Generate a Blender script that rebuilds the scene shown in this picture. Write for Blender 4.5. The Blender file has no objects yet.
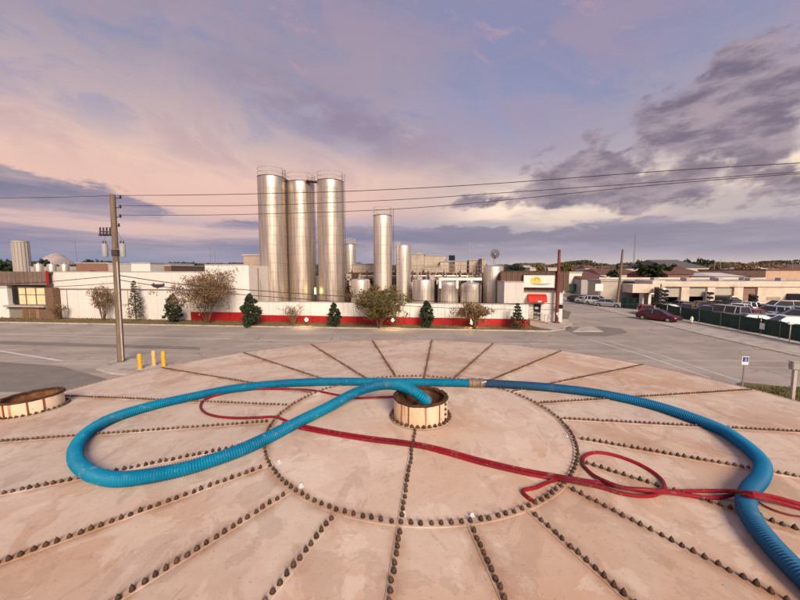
import bpy, bmesh, math, random
from mathutils import Vector, Matrix, noise
R_ = random.Random(7)
D = bpy.data
sc = bpy.context.scene
col = sc.collection
PI = math.pi
rad = math.radians

# ---------------------------------------------------------------- camera
PITCH = 0.0847
FPX = 343.9                       # focal length in pixels of an 800 px wide picture
CAMH = 6.4
cam = D.cameras.new('camera'); camo = D.objects.new('camera', cam); col.objects.link(camo)
cam.sensor_width = 36; cam.lens = 36 * FPX / 800
cam.clip_start = .05; cam.clip_end = 6000
camo.location = (0, 0, CAMH); camo.rotation_euler = (PI / 2 - PITCH, 0, 0)
sc.camera = camo

# ---------------------------------------------------------------- light
SUN_EL, SUN_AZ = 30, 163          # azimuth clockwise from +Y: behind the camera, a little to the right
sd = Vector((math.sin(rad(SUN_AZ)) * math.cos(rad(SUN_EL)), math.cos(rad(SUN_AZ)) * math.cos(rad(SUN_EL)), math.sin(rad(SUN_EL))))
sun = D.lights.new('sun', 'SUN'); suno = D.objects.new('sun', sun); col.objects.link(suno)
sun.energy = 4.3; sun.angle = rad(24); sun.color = (1.0, .82, .62)
suno.rotation_euler = sd.to_track_quat('Z', 'Y').to_euler()
sc.view_settings.view_transform = 'Standard'; sc.view_settings.look = 'None'
sc.view_settings.exposure = .10; sc.view_settings.gamma = 1

def lin(r, g, b):
    f = lambda c: (c / 255 / 12.92) if c / 255 <= .04045 else ((c / 255 + .055) / 1.055) ** 2.4
    return (f(r), f(g), f(b), 1)

class NT:
    """tiny node helper"""
    def __init__(s, tree): s.t = tree; s.n = tree.nodes; s.l = tree.links
    def node(s, typ, **kw):
        n = s.n.new(typ)
        for k, v in kw.items(): setattr(n, k, v)
        return n
    def put(s, sock, v):
        if isinstance(v, bpy.types.NodeSocket): s.l.new(v, sock)
        elif v is not None:
            if sock.type == 'VECTOR' and hasattr(v, '__len__'): v = v[:3]
            sock.default_value = v
    def math(s, op, a, b=None, c=None, clamp=False):
        n = s.node('ShaderNodeMath', operation=op, use_clamp=clamp)
        s.put(n.inputs[0], a)
        if b is not None: s.put(n.inputs[1], b)
        if c is not None: s.put(n.inputs[2], c)
        return n.outputs[0]
    def mix(s, f, a, b, blend='MIX'):
        n = s.node('ShaderNodeMix', data_type='RGBA', blend_type=blend)
        s.put(n.inputs[0], f); s.put(n.inputs[6], a); s.put(n.inputs[7], b)
        return n.outputs[2]
    def noise(s, vec, scale, detail=4, rough=.55, dist=0, typ='3D'):
        n = s.node('ShaderNodeTexNoise', noise_dimensions=typ)
        if vec is not None: s.put(n.inputs['Vector'], vec)
        n.inputs['Scale'].default_value = scale; n.inputs['Detail'].default_value = detail
        n.inputs['Roughness'].default_value = rough; n.inputs['Distortion'].default_value = dist
        return n.outputs[0]
    def ramp(s, fac, stops, interp='LINEAR'):
        n = s.node('ShaderNodeValToRGB'); s.put(n.inputs[0], fac)
        cr = n.color_ramp; cr.interpolation = interp
        while len(cr.elements) > 1: cr.elements.remove(cr.elements[-1])
        cr.elements[0].position = stops[0][0]; cr.elements[0].color = stops[0][1]
        for p, c in stops[1:]:
            e = cr.elements.new(p); e.color = c
        return n.outputs[0]
    def smooth(s, v, lo, hi, a=0.0, b=1.0):
        n = s.node('ShaderNodeMapRange', interpolation_type='SMOOTHSTEP')
        s.put(n.inputs[0], v); n.inputs[1].default_value = lo; n.inputs[2].default_value = hi
        n.inputs[3].default_value = a; n.inputs[4].default_value = b
        return n.outputs[0]
    def vmul(s, v, m):
        n = s.node('ShaderNodeMapping'); s.put(n.inputs[0], v); n.inputs['Scale'].default_value = m
        return n.outputs[0]
    def comb(s, x, y, z):
        n = s.node('ShaderNodeCombineXYZ'); s.put(n.inputs[0], x); s.put(n.inputs[1], y); s.put(n.inputs[2], z)
        return n.outputs[0]

# ---------------------------------------------------------------- sky
w = D.worlds.new('World'); sc.world = w; w.use_nodes = True
T = NT(w.node_tree); T.n.clear()
tc = T.node('ShaderNodeTexCoord'); sep = T.node('ShaderNodeSeparateXYZ'); T.l.new(tc.outputs['Generated'], sep.inputs[0])
dx, dy, dz = sep.outputs
el = T.math('MULTIPLY', T.math('ARCSINE', dz), 180 / PI)           # degrees above the horizon
az = T.math('MULTIPLY', T.math('ARCTAN2', dx, dy), 180 / PI)       # degrees right of the view axis
# slow wobble of the bands
wob = T.noise(tc.outputs['Generated'], 2.2, 3, .5)
elw = T.math('ADD', el, T.math('MULTIPLY', T.math('SUBTRACT', wob, .5), 9))
e01 = T.math('DIVIDE', elw, 90, clamp=True)
P_ = lambda d: max(0, d / 90)
left = T.ramp(e01, [(P_(0), lin(132, 140, 176)), (P_(5), lin(150, 150, 178)), (P_(9), lin(234, 190, 174)), (P_(14), lin(238, 198, 180)),
                    (P_(19), lin(204, 180, 178)), (P_(27), lin(164, 154, 170)), (P_(38), lin(144, 140, 168)), (P_(90), lin(118, 124, 168))])
right = T.ramp(e01, [(P_(0), lin(188, 176, 182)), (P_(3), lin(156, 150, 172)), (P_(8), lin(196, 180, 178)), (P_(13), lin(196, 184, 184)),
                     (P_(19), lin(170, 162, 178)), (P_(28), lin(146, 144, 176)), (P_(38), lin(142, 138, 172)), (P_(90), lin(118, 124, 168))])
lr = T.smooth(az, -14, 26)
base = T.mix(lr, left, right)
sky = T.node('ShaderNodeTexSky', sky_type='NISHITA'); sky.sun_disc = False
sky.sun_elevation = rad(SUN_EL); sky.sun_rotation = rad(SUN_AZ)
nis = T.mix(1.0, sky.outputs[0], (.07, .07, .07, 1), 'MULTIPLY')
base = T.mix(.10, base, nis)
# clouds live on a flat layer: direction divided by height
den = T.math('ADD', T.math('MAXIMUM', dz, 0), .10)
cu, cv = T.math('DIVIDE', dx, den), T.math('DIVIDE', dy, den)
cvec = T.comb(cu, cv, 0)
n1 = T.noise(cvec, .9, 8, .62, .5)
n2 = T.noise(T.vmul(cvec, (.55, 1.5, 1)), 1.1, 7, .6, .3)
n3 = T.noise(T.comb(T.math('MULTIPLY', az, .055), T.math('MULTIPLY', el, .16), 3.1), 1.6, 9, .63, .25)
n4 = T.noise(T.comb(T.math('MULTIPLY', az, .018), T.math('MULTIPLY', el, .14), 8.4), 2.0, 7, .6, .2)
def bump(v, c, wd):
    q = T.math('DIVIDE', T.math('SUBTRACT', v, c), wd)
    return T.math('EXPONENT', T.math('MULTIPLY', T.math('MULTIPLY', q, q), -1))
col_dark = T.mix(lr, lin(134, 126, 150), lin(134, 122, 142))
# high, thin rosy and grey wisps
wisp = T.math('MULTIPLY', T.smooth(n2, .50, .70), T.smooth(el, 13, 24))
base = T.mix(T.math('MULTIPLY', wisp, .45), base, lin(186, 156, 172))
sl = T.math('SUBTRACT', T.math('ADD', el, T.math('MULTIPLY', az, .28)), 19.8)      # falling streak from upper left to centre
base = T.mix(T.math('MULTIPLY', T.math('MULTIPLY', bump(az, 13, 13), bump(el, 23, 5.0)), .42), base, lin(126, 142, 186))
mot = T.noise(T.comb(T.math('MULTIPLY', az, .035), T.math('MULTIPLY', T.math('ADD', el, T.math('MULTIPLY', az, .2)), .075), 2.2), 2.0, 9, .62, .5)
base = T.mix(T.math('MULTIPLY', T.smooth(mot, .45, .66), T.smooth(el, 9, 17, 0, .42)), base, lin(170, 148, 164))
base = T.mix(T.math('MULTIPLY', T.smooth(mot, .52, .36), T.smooth(el, 14, 22, 0, .55)), base, lin(132, 140, 176))
rosy = T.noise(T.comb(T.math('MULTIPLY', az, .05), T.math('MULTIPLY', T.math('ADD', el, T.math('MULTIPLY', az, .35)), .11), 9.7), 2.1, 6, .6, .3)
base = T.mix(T.math('MULTIPLY', T.smooth(rosy, .60, .72), T.smooth(el, 14, 20, 0, .34)), base, lin(212, 160, 166))
streak = T.math('MULTIPLY', T.math('MULTIPLY', bump(sl, 0, 3.8), bump(az, -8, 17)), T.smooth(n3, .34, .58))
base = T.mix(T.math('MULTIPLY', streak, .70), base, lin(146, 128, 148))
# bright breaks low in the right-hand clouds
gl = T.math('MULTIPLY', bump(T.math('SUBTRACT', el, T.math('MULTIPLY', T.math('SUBTRACT', az, 20), .05)), 10.0, 3.4), T.smooth(az, 4, 16))
base = T.mix(T.math('MULTIPLY', gl, T.smooth(n4, .38, .58)), base, lin(250, 226, 206))
# heaped clouds climbing to the right
hn = T.noise(T.comb(T.math('MULTIPLY', az, .060), T.math('MULTIPLY', T.math('SUBTRACT', el, T.math('MULTIPLY', az, .10)), .10), 5.3), 2.3, 12, .58, .1)
mk = T.math('MULTIPLY', bump(az, 28, 11), bump(el, 13.0, 4.2))
mk = T.math('ADD', mk, T.math('MULTIPLY', bump(az, 43, 12), bump(el, 19.5, 6.0)))
mk = T.math('ADD', mk, T.math('MULTIPLY', T.math('MULTIPLY', bump(az, 42, 14), bump(el, 10, 2.6)), .8))
mk = T.math('ADD', mk, T.math('MULTIPLY', T.math('MULTIPLY', bump(az, 9, 8), bump(el, 10.8, 1.8)), .75))
mk = T.math('ADD', mk, T.math('MULTIPLY', bump(az, -48, 9), bump(el, 8.8, 2.4)))
mk = T.math('MINIMUM', mk, 1.0)
heap = T.smooth(T.math('ADD', hn, T.math('MULTIPLY', T.math('SUBTRACT', mk, .62), .46)), .43, .56)
heap = T.math('MULTIPLY', heap, T.smooth(mk, .10, .4))
shade = T.smooth(T.noise(T.comb(T.math('MULTIPLY', az, .07), T.math('MULTIPLY', el, .2), 1.1), 2.6, 8, .62), .36, .66)
base = T.mix(T.math('MULTIPLY', heap, .88), base, T.mix(shade, lin(112, 102, 122), lin(166, 150, 160)))
# long low bank of cloud, ragged on top, on the left and centre
top = T.math('ADD', 7.0, T.math('MULTIPLY', T.math('SUBTRACT', n3, .5), 10))
top = T.math('ADD', top, T.math('MULTIPLY', bump(az, -47, 14), 3.4))
bank = T.smooth(T.math('SUBTRACT', top, el), -.35, .7)
lowfade = T.smooth(el, 1.0, 4.5, .35, 1)
base = T.mix(T.math('MULTIPLY', T.math('MULTIPLY', bank, lowfade), .88), base, T.mix(T.smooth(n4, .36, .64), T.mix(lr, lin(128, 126, 150), lin(138, 132, 150)), T.mix(lr, lin(184, 164, 170), lin(172, 162, 174))))
hz = T.math('MULTIPLY', bump(el, .6, 1.3), T.smooth(az, -5, 30))
base = T.mix(T.math('MULTIPLY', hz, .7), base, lin(206, 190, 188))
# thin pale lines inside the bank
pale = T.math('MULTIPLY', T.smooth(n4, .54, .66), T.math('MULTIPLY', bump(el, 6.0, 3.0), bump(az, -38, 26)))
base = T.mix(T.math('MULTIPLY', pale, .75), base, lin(226, 190, 180))
bg = T.node('ShaderNodeBackground'); T.put(bg.inputs[0], base); bg.inputs[1].default_value = 1.0
out = T.node('ShaderNodeOutputWorld'); T.l.new(bg.outputs[0], out.inputs[0])

# ---------------------------------------------------------------- pixel -> place
def ray(px, py):
    u = (px - 400) / FPX; v = -(py - 300) / FPX
    return Vector((u, math.cos(PITCH) + v * math.sin(PITCH), -math.sin(PITCH) + v * math.cos(PITCH)))
def gp(px, py, z=0.0):                       # where the sight line meets height z
    d = ray(px, py); t = (z - CAMH) / d.z
    return Vector((0, 0, CAMH)) + d * t
def at(px, py, Y):                           # point on the sight line at distance Y
    d = ray(px, py); return Vector((0, 0, CAMH)) + d * (Y / d.y)

# ---------------------------------------------------------------- materials
MATS = {}
def mat(name, c, rough=.7, metal=0.0, var=.12, scale=3.0, c2=None, bump_=0.0, bscale=40, emit=None, estr=0, spec=.35, dirt=None, dscale=1.2, dlo=.5, dhi=.7, rnd=0.0, coords='Object', alpha=None, stretch=(1, 1, 1)):
    if name in MATS: return MATS[name]
    m = D.materials.new(name); m.use_nodes = True; t = NT(m.node_tree)
    b = t.n['Principled BSDF']
    tcn = t.node('ShaderNodeTexCoord'); co = tcn.outputs[coords]
    if coords == 'World':
        pass
    if stretch != (1, 1, 1): co = t.vmul(co, stretch)
    n = t.noise(co, scale, 6, .6)
    c = tuple(c[:3]) + (1,)
    d = tuple(max(0, x * (1 - var * 1.6)) for x in c[:3]) + (1,) if c2 is None else tuple(c2[:3]) + (1,)
    colr = t.mix(t.smooth(n, .3, .7), d, c)
    if dirt:
        colr = t.mix(t.math('MULTIPLY', t.smooth(t.noise(co, dscale, 7, .65, .4), dlo, dhi), .8), colr, tuple(dirt[:3]) + (1,))
    if rnd:
        oi = t.node('ShaderNodeObjectInfo')
        k = t.math('ADD', 1 - rnd, t.math('MULTIPLY', oi.outputs['Random'], 2 * rnd))
        cc = t.node('ShaderNodeCombineColor'); [t.put(cc.inputs[i], k) for i in range(3)]
        colr = t.mix(1.0, colr, cc.outputs[0], 'MULTIPLY')
    t.put(b.inputs['Base Color'], colr)
    b.inputs['Roughness'].default_value = rough; b.inputs['Metallic'].default_value = metal
    b.inputs['Specular IOR Level'].default_value = spec
    if bump_:
        bn = t.node('ShaderNodeBump'); bn.inputs['Strength'].default_value = bump_; bn.inputs['Distance'].default_value = .01
        t.put(bn.inputs['Height'], t.noise(co, bscale, 4, .6)); t.l.new(bn.outputs[0], b.inputs['Normal'])
    if emit:
        b.inputs['Emission Color'].default_value = tuple(emit[:3]) + (1,); b.inputs['Emission Strength'].default_value = estr
    MATS[name] = m
    return m

# ---------------------------------------------------------------- mesh helpers
class MB:
    def __init__(s): s.v = []; s.f = []; s.m = []
    def add(s, vs, fs, mi=0, mtx=None):
        o = len(s.v)
        s.v += [tuple(mtx @ Vector(p)) if mtx else tuple(p) for p in vs]
        s.f += [tuple(o + i for i in f) for f in fs]; s.m += [mi] * len(fs)
        return s
    def box(s, x0, x1, y0, y1, z0, z1, mi=0, mtx=None, bev=0.0):
        if bev:
            b = bev
            pts = []
            for z, i in ((z0, b), (z0 + b, 0), (z1 - b, 0), (z1, b)):
                for (x, y) in ((x0 + b, y0 + i), (x1 - b, y0 + i), (x1 - i, y0 + b), (x1 - i, y1 - b), (x1 - b, y1 - i), (x0 + b, y1 - i), (x0 + i, y1 - b), (x0 + i, y0 + b)):
                    pts.append((x, y, z))
            fs = [tuple(range(7, -1, -1)), tuple(range(24, 32))]
            for k in range(3):
                for j in range(8):
                    fs.append((k * 8 + j, k * 8 + (j + 1) % 8, (k + 1) * 8 + (j + 1) % 8, (k + 1) * 8 + j))
            return s.add(pts, fs, mi, mtx)
        return s.add([(x0, y0, z0), (x1, y0, z0), (x1, y1, z0), (x0, y1, z0), (x0, y0, z1), (x1, y0, z1), (x1, y1, z1), (x0, y1, z1)],
                     [(3, 2, 1, 0), (4, 5, 6, 7), (0, 1, 5, 4), (1, 2, 6, 5), (2, 3, 7, 6), (3, 0, 4, 7)], mi, mtx)
    def lathe(s, prof, n=24, c=(0, 0, 0), mi=0, mtx=None, cap=True, a0=0, a1=2 * PI, jit=None):
        full = abs(a1 - a0 - 2 * PI) < 1e-6
        cnt = n if full else n + 1
        vs = []
        for r, z in prof:
            for k in range(cnt):
                a = a0 + (a1 - a0) * k / n
                q = jit(a, r, z) if jit else (r, z)
                vs.append((c[0] + q[0] * math.cos(a), c[1] + q[0] * math.sin(a), c[2] + q[1]))
        fs = []
        for i in range(len(prof) - 1):
            for k in range(n):
                k2 = (k + 1) % cnt
                fs.append((i * cnt + k, i * cnt + k2, (i + 1) * cnt + k2, (i + 1) * cnt + k))
        if cap and full:
            if prof[0][0] > 1e-5: fs.append(tuple(range(cnt - 1, -1, -1)))
            if prof[-1][0] > 1e-5: fs.append(tuple((len(prof) - 1) * cnt + k for k in range(cnt)))
        return s.add(vs, fs, mi, mtx)
    def tube(s, pts, r, n=8, mi=0, cap=True, rf=None):
        pts = [Vector(p) for p in pts]; m = len(pts)
        up = Vector((0, 0, 1)); vs = []; prev = None
        for i, p in enumerate(pts):
            d = (pts[min(i + 1, m - 1)] - pts[max(i - 1, 0)])
            d = d.normalized() if d.length > 1e-9 else Vector((0, 0, 1))
            if prev is None:
                a = d.cross(up)
                if a.length < 1e-3: a = d.cross(Vector((1, 0, 0)))
            else:
                a = prev - d * prev.dot(d)
            a.normalize(); prev = a; b = d.cross(a)
            rr = rf(i) if rf else (r[i] if hasattr(r, '__len__') else r)
            for k in range(n):
                t = 2 * PI * k / n
                vs.append(p + a * (rr * math.cos(t)) + b * (rr * math.sin(t)))
        fs = [(i * n + k, (i + 1) * n + k, (i + 1) * n + (k + 1) % n, i * n + (k + 1) % n) for i in range(m - 1) for k in range(n)]
        if cap: fs += [tuple(range(n)), tuple((m - 1) * n + k for k in range(n - 1, -1, -1))]
        return s.add(vs, fs, mi)
    def bar(s, a, b, wd, ht, mi=0):
        a, b = Vector(a), Vector(b); d = (b - a); L = d.length; d.normalize()
        q = d.to_track_quat('X', 'Z').to_matrix().to_4x4()
        return s.box(0, L, -wd / 2, wd / 2, -ht / 2, ht / 2, mi, Matrix.Translation(a) @ q)
    def build(s, name, m, parent=None, smooth=False, loc=None, ang=35, **tags):
        me = D.meshes.new(name); me.from_pydata([tuple(v) for v in s.v], [], s.f)
        ms = m if isinstance(m, (list, tuple)) else [m]
        for x in ms: me.materials.append(x)
        if len(ms) > 1: me.polygons.foreach_set('material_index', s.m)
        bm = bmesh.new(); bm.from_mesh(me); bmesh.ops.recalc_face_normals(bm, faces=bm.faces); bm.to_mesh(me); bm.free()
        if smooth:
            me.polygons.foreach_set('use_smooth', [True] * len(me.polygons))
            me.set_sharp_from_angle(angle=rad(ang))
        me.update()
        o = D.objects.new(name, me); col.objects.link(o)
        if parent: o.parent = parent
        if loc: o.location = loc
        for k, v in tags.items(): o[k] = v
        return o
def thing(name, label, cat, loc=(0, 0, 0), rz=0, group=None):
    o = D.objects.new(name, None); col.objects.link(o); o.location = loc; o.rotation_euler = (0, 0, rz)
    o['label'] = label; o['category'] = cat
    if group: o['group'] = group
    return o
def part(name, data, parent, loc=(0, 0, 0), rot=(0, 0, 0), sc_=None):
    o = D.objects.new(name, data); col.objects.link(o); o.parent = parent; o.location = loc; o.rotation_euler = rot
    if sc_: o.scale = sc_
    return o
def copy_tree(o, parent=None, label=None, loc=None, rz=None):
    c = o.copy(); col.objects.link(c)
    if parent: c.parent = parent
    for ch in list(o.children): copy_tree(ch, c)
    if label: c['label'] = label
    if loc is not None: c.location = loc
    if rz is not None: c.rotation_euler = (0, 0, rz)
    return c

def catmull(pts, step):
    pts = [Vector(p) for p in pts]; P = [pts[0] * 2 - pts[1]] + pts + [pts[-1] * 2 - pts[-2]]; outp = []
    for i in range(1, len(P) - 2):
        a, b, c, d = P[i - 1:i + 3]
        n = max(4, int((c - b).length / step * 2))
        for k in range(n):
            t = k / n
            outp.append(.5 * ((2 * b) + (c - a) * t + (2 * a - 5 * b + 4 * c - d) * t * t + (3 * b - a - 3 * c + d) * t ** 3))
    outp.append(pts[-1])
    # even spacing
    res = [outp[0]]; acc = 0
    for i in range(1, len(outp)):
        seg = outp[i] - outp[i - 1]; L = seg.length
        while acc + L >= step:
            t = (step - acc) / L; q = outp[i - 1] + seg * t; res.append(q); outp[i - 1] = q; seg = outp[i] - q; L = seg.length; acc = 0
        acc += L
    return res

def flat(name, poly, z, m, structure=True, **tags):
    mb = MB(); mb.add([(p[0], p[1], z) for p in poly], [tuple(range(len(poly)))])
    o = mb.build(name, m)
    if structure: o['kind'] = 'structure'
    for k, v in tags.items(): o[k] = v
    return o
def slab(name, poly, z0, z1, m, **tags):
    mb = MB(); n = len(poly)
    mb.add([(p[0], p[1], z0) for p in poly] + [(p[0], p[1], z1) for p in poly],
           [tuple(range(n, 2 * n))] + [(i, (i + 1) % n, n + (i + 1) % n, n + i) for i in range(n)])
    o = mb.build(name, m); o['kind'] = 'structure'
    for k, v in tags.items(): o[k] = v
    return o

# ---------------------------------------------------------------- ground and roads
m_ground = mat('dry_ground', (.20, .165, .13), .95, var=.3, scale=.15, c2=(.13, .12, .08), bump_=.3, bscale=3)
m_asph = mat('worn_asphalt', (.40, .345, .30), .88, scale=.25, c2=(.30, .26, .23), bump_=.25, bscale=30, dirt=(.25, .22, .20), dscale=.45, dlo=.52, dhi=.75)
m_asph2 = mat('patched_asphalt', (.23, .205, .185), .9, scale=.8, bump_=.25, bscale=30)
m_conc = mat('pale_concrete', (.50, .45, .40), .9, scale=.8, c2=(.38, .34, .30), bump_=.2, bscale=25, dirt=(.2, .17, .14), dscale=1.5)
m_paint = mat('worn_road_paint', (.74, .70, .66), .8, scale=2.5, c2=(.48, .44, .40))
m_verge = mat('brown_verge_grass', (.19, .135, .065), .95, scale=1.5, c2=(.13, .105, .045), dirt=(.24, .15, .09), dscale=.9, bump_=.6, bscale=12)
m_grass = mat('green_grass', (.115, .125, .04), .95, scale=2.0, c2=(.15, .12, .05), bump_=.5, bscale=15)
# one sheet with an aged asphalt look near the plant, dry ground beyond
mb = MB(); mb.add([(-3000, -400, 0), (3000, -400, 0), (3000, 3500, 0), (-3000, 3500, 0)], [(0, 1, 2, 3)])
g = mb.build('ground', m_ground); g['kind'] = 'structure'
A, B = gp(0, 322.5), gp(548, 331.5)                 # far kerb of the main road
def kerb_far(t): return A.lerp(B, t)
xr = [gp(600, 309), gp(650, 322), gp(720, 339), gp(800, 357)]
mr = [(-90, A.y + 1.5), (A.x, A.y), (B.x, B.y), (B.x + 3.4, B.y + .9), (gp(566, 324).x, gp(566, 324).y), (gp(571, 312).x, gp(571, 312).y), (30, 110), (39, 110),
      (xr[0].x + .8, xr[0].y), (xr[1].x, xr[1].y), (xr[2].x, xr[2].y), (xr[3].x, xr[3].y), (xr[3].x, 12), (60, 8), (60, -30), (-90, -30)]
flat('road', mr, .004, m_asph)
def cracks(m, sc_, strength, wd):
    t = NT(m.node_tree); b = t.n['Principled BSDF']; src = b.inputs['Base Color'].links[0].from_socket
    geo = t.node('ShaderNodeNewGeometry'); co = geo.outputs['Position']
    vo = t.node('ShaderNodeTexVoronoi', feature='DISTANCE_TO_EDGE'); vo.inputs['Scale'].default_value = sc_
    wv = t.node('ShaderNodeVectorMath', operation='ADD'); nn = t.node('ShaderNodeTexNoise'); t.put(nn.inputs['Vector'], co); nn.inputs['Scale'].default_value = .9; nn.inputs['Detail'].default_value = 5
    t.put(wv.inputs[0], co); t.l.new(nn.outputs['Color'], wv.inputs[1]); t.l.new(wv.outputs[0], vo.inputs['Vector'])
    f = t.math('MULTIPLY', t.smooth(vo.outputs['Distance'], 0, wd, 1, 0), t.smooth(t.noise(co, .12, 3), .40, .60))
    c = t.mix(t.math('MULTIPLY', f, strength), src, (.09, .08, .075, 1))
    # tyre-darkened and bleached bands along the carriageway
    bd = t.noise(t.vmul(co, (.02, .9, 1)), 1.0, 4, .6); c = t.mix(t.math('MULTIPLY', t.smooth(bd, .52, .66), .30), c, (.55, .50, .45, 1)); c = t.mix(t.math('MULTIPLY', t.smooth(bd, .46, .34), .28), c, (.20, .18, .165, 1))
    oil = t.noise(co, .9, 4, .6); c = t.mix(t.math('MULTIPLY', t.smooth(oil, .66, .74), .5), c, (.12, .105, .10, 1))
    t.put(b.inputs['Base Color'], c)
cracks(m_asph, .16, .55, .012)
# lane lines
def strip(name, pts, wd, z, m, **t):
    mb = MB(); pts = [Vector((p[0], p[1], 0)) for p in pts]; vs = []
    for i, p in enumerate(pts):
        d = (pts[min(i + 1, len(pts) - 1)] - pts[max(i - 1, 0)]).normalized(); nrm = Vector((-d.y, d.x, 0)) * wd / 2
        vs += [p + nrm, p - nrm]
    mb.add([(v.x, v.y, z) for v in vs], [(2 * i, 2 * i + 1, 2 * i + 3, 2 * i + 2) for i in range(len(pts) - 1)])
    o = mb.build(name, m); o['kind'] = 'structure'; return o
strip('lane_line', [gp(588, 339), gp(645, 356), gp(710, 378)], .14, .009, m_paint)
strip('lane_line', [gp(608, 341), gp(660, 355), gp(712, 372), gp(740, 381)], .12, .009, m_paint)
strip('lane_line', [gp(0, 334.5), gp(230, 339)], .18, .009, m_paint)
strip('lane_line', [gp(0, 351), gp(62, 361)], .2, .009, m_paint)
strip('lane_line', [gp(240, 340), gp(560, 344)], .14, .009, m_paint)
flat('asphalt_patch', [gp(0, 362), gp(60, 366), gp(110, 380), gp(60, 392), gp(0, 392)], .0085, m_asph2)
flat('asphalt_patch', [gp(0, 341), gp(200, 347), gp(200, 350), gp(0, 344.5)], .0085, m_asph2)
flat('asphalt_patch', [gp(*p) for p in ((566, 331), (574, 327), (600, 326.5), (622, 329), (628, 333), (606, 336.5), (580, 336))], .0085, m_asph2)
slab('concrete_island', [gp(*p) for p in ((573, 332), (581, 327.5), (594, 327.5), (603, 332))], 0, .09, m_conc)
slab('concrete_island', [gp(*p) for p in ((96, 370), (121, 358), (172, 366), (150, 378), (110, 374))], 0, .10, m_conc)
# kerb + verge in front of the plant
va = [(A.x - 45, A.y + 1.4), (A.x, A.y), (B.x, B.y), (B.x + 2.2, B.y + 1.3), (B.x + 2.3, B.y + 2.6), (B.x - 1, B.y + 3.6), (gp(0, 316).x, gp(0, 316).y), (A.x - 45, gp(0, 316).y + 1.4)]
slab('verge', va, 0, .11, m_verge)
kp = [(A.x - 45, A.y + 1.25), (A.x, A.y - .15), (B.x, B.y - .15), (B.x + 2.35, B.y + 1.2), (B.x + 2.45, B.y + 2.6)]
mb = MB()
for i in range(len(kp) - 1): mb.bar((kp[i][0], kp[i][1], .065), (kp[i + 1][0], kp[i + 1][1], .065), .18, .13)
mb.build('kerb', m_conc, kind='structure')
slab('pavement', [gp(541, 329), gp(556, 331), gp(572, 325), gp(567, 320), gp(530, 320), gp(530, 326)], 0, .12, m_conc)
# right side pavement
pl = [gp(620, 309.5), gp(650, 319), gp(720, 334.5), gp(800, 350)]
pav = [(p.x, p.y) for p in xr] + [(xr[3].x + 6, 26)] + [(p.x + 8, p.y) for p in reversed(pl)]
slab('pavement', [(xr[0].x, xr[0].y), (xr[1].x, xr[1].y), (xr[2].x, xr[2].y), (xr[3].x, xr[3].y), (xr[3].x + 4, 23), (60, 20), (60, 100), (40, 100)], 0, .06, m_conc)
flat('yard_surface', [(38.5, 31), (60, 24), (59, 99), (41.5, 99)], .068, m_asph2)
slab('grass_patch', [gp(740, 383.5), gp(800, 390), (30, 18.7), (30, 13), (13, 13)], 0, .10, m_grass)
# grass blades on verge and patch: nobody could count them
def blades(name, n, sampler, m, h=.12):
    mb = MB(); r = random.Random(3)
    for _ in range(n):
        x, y, z = sampler(r); a = r.random() * PI; q = r.uniform(.5, 1.3) * h; dx_, dy_ = math.cos(a) * .035, math.sin(a) * .035
        lx, ly = r.uniform(-.05, .05), r.uniform(-.05, .05)
        mb.add([(x - dx_, y - dy_, z), (x + dx_, y + dy_, z), (x + lx, y + ly, z + q)], [(0, 1, 2)])
    return mb.build(name, m, kind='stuff')
def vs_(r):
    t = r.random(); u = r.random(); a = A.lerp(B, t); b = Vector((gp(0, 316).x, gp(0, 316).y, 0)).lerp(Vector((B.x - 1, B.y + 3.2, 0)), t); p = a.lerp(b, u); return p.x, p.y, .10
blades('verge_grass', 9000, vs_, m_verge, .16)
blades('grass', 6000, lambda r: (r.uniform(17, 27), r.uniform(13.2, 18.2), .10), m_grass, .12)

# ================================================================= STORAGE TANK
TC = Vector((.188, 3.57)); HR = 4.80; SL = .0662; RR = 1.527; RO = 5.68; NS = 22
A0 = rad(263.15)
def rz_(r): return HR - SL * (r - RR) if r > RR else HR + SL * .6 * (RR - r) - .0
def roof_z(x, y): return rz_(math.hypot(x - TC.x, y - TC.y))
def rp(px, py, h=0.0):                        # sight line onto the tank roof, h above it
    d = ray(px, py); o = Vector((0, 0, CAMH)); lo, hi = .2, 40
    f = lambda t: (o + d * t).z - (roof_z((o + d * t).x, (o + d * t).y) + h)
    t = lo
    while f(t) > 0 and t < hi: t += .02
    a, b = t - .02, t
    for _ in range(25):
        m_ = (a + b) / 2
        if f(m_) > 0: a = m_
        else: b = m_
    return o + d * a

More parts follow.
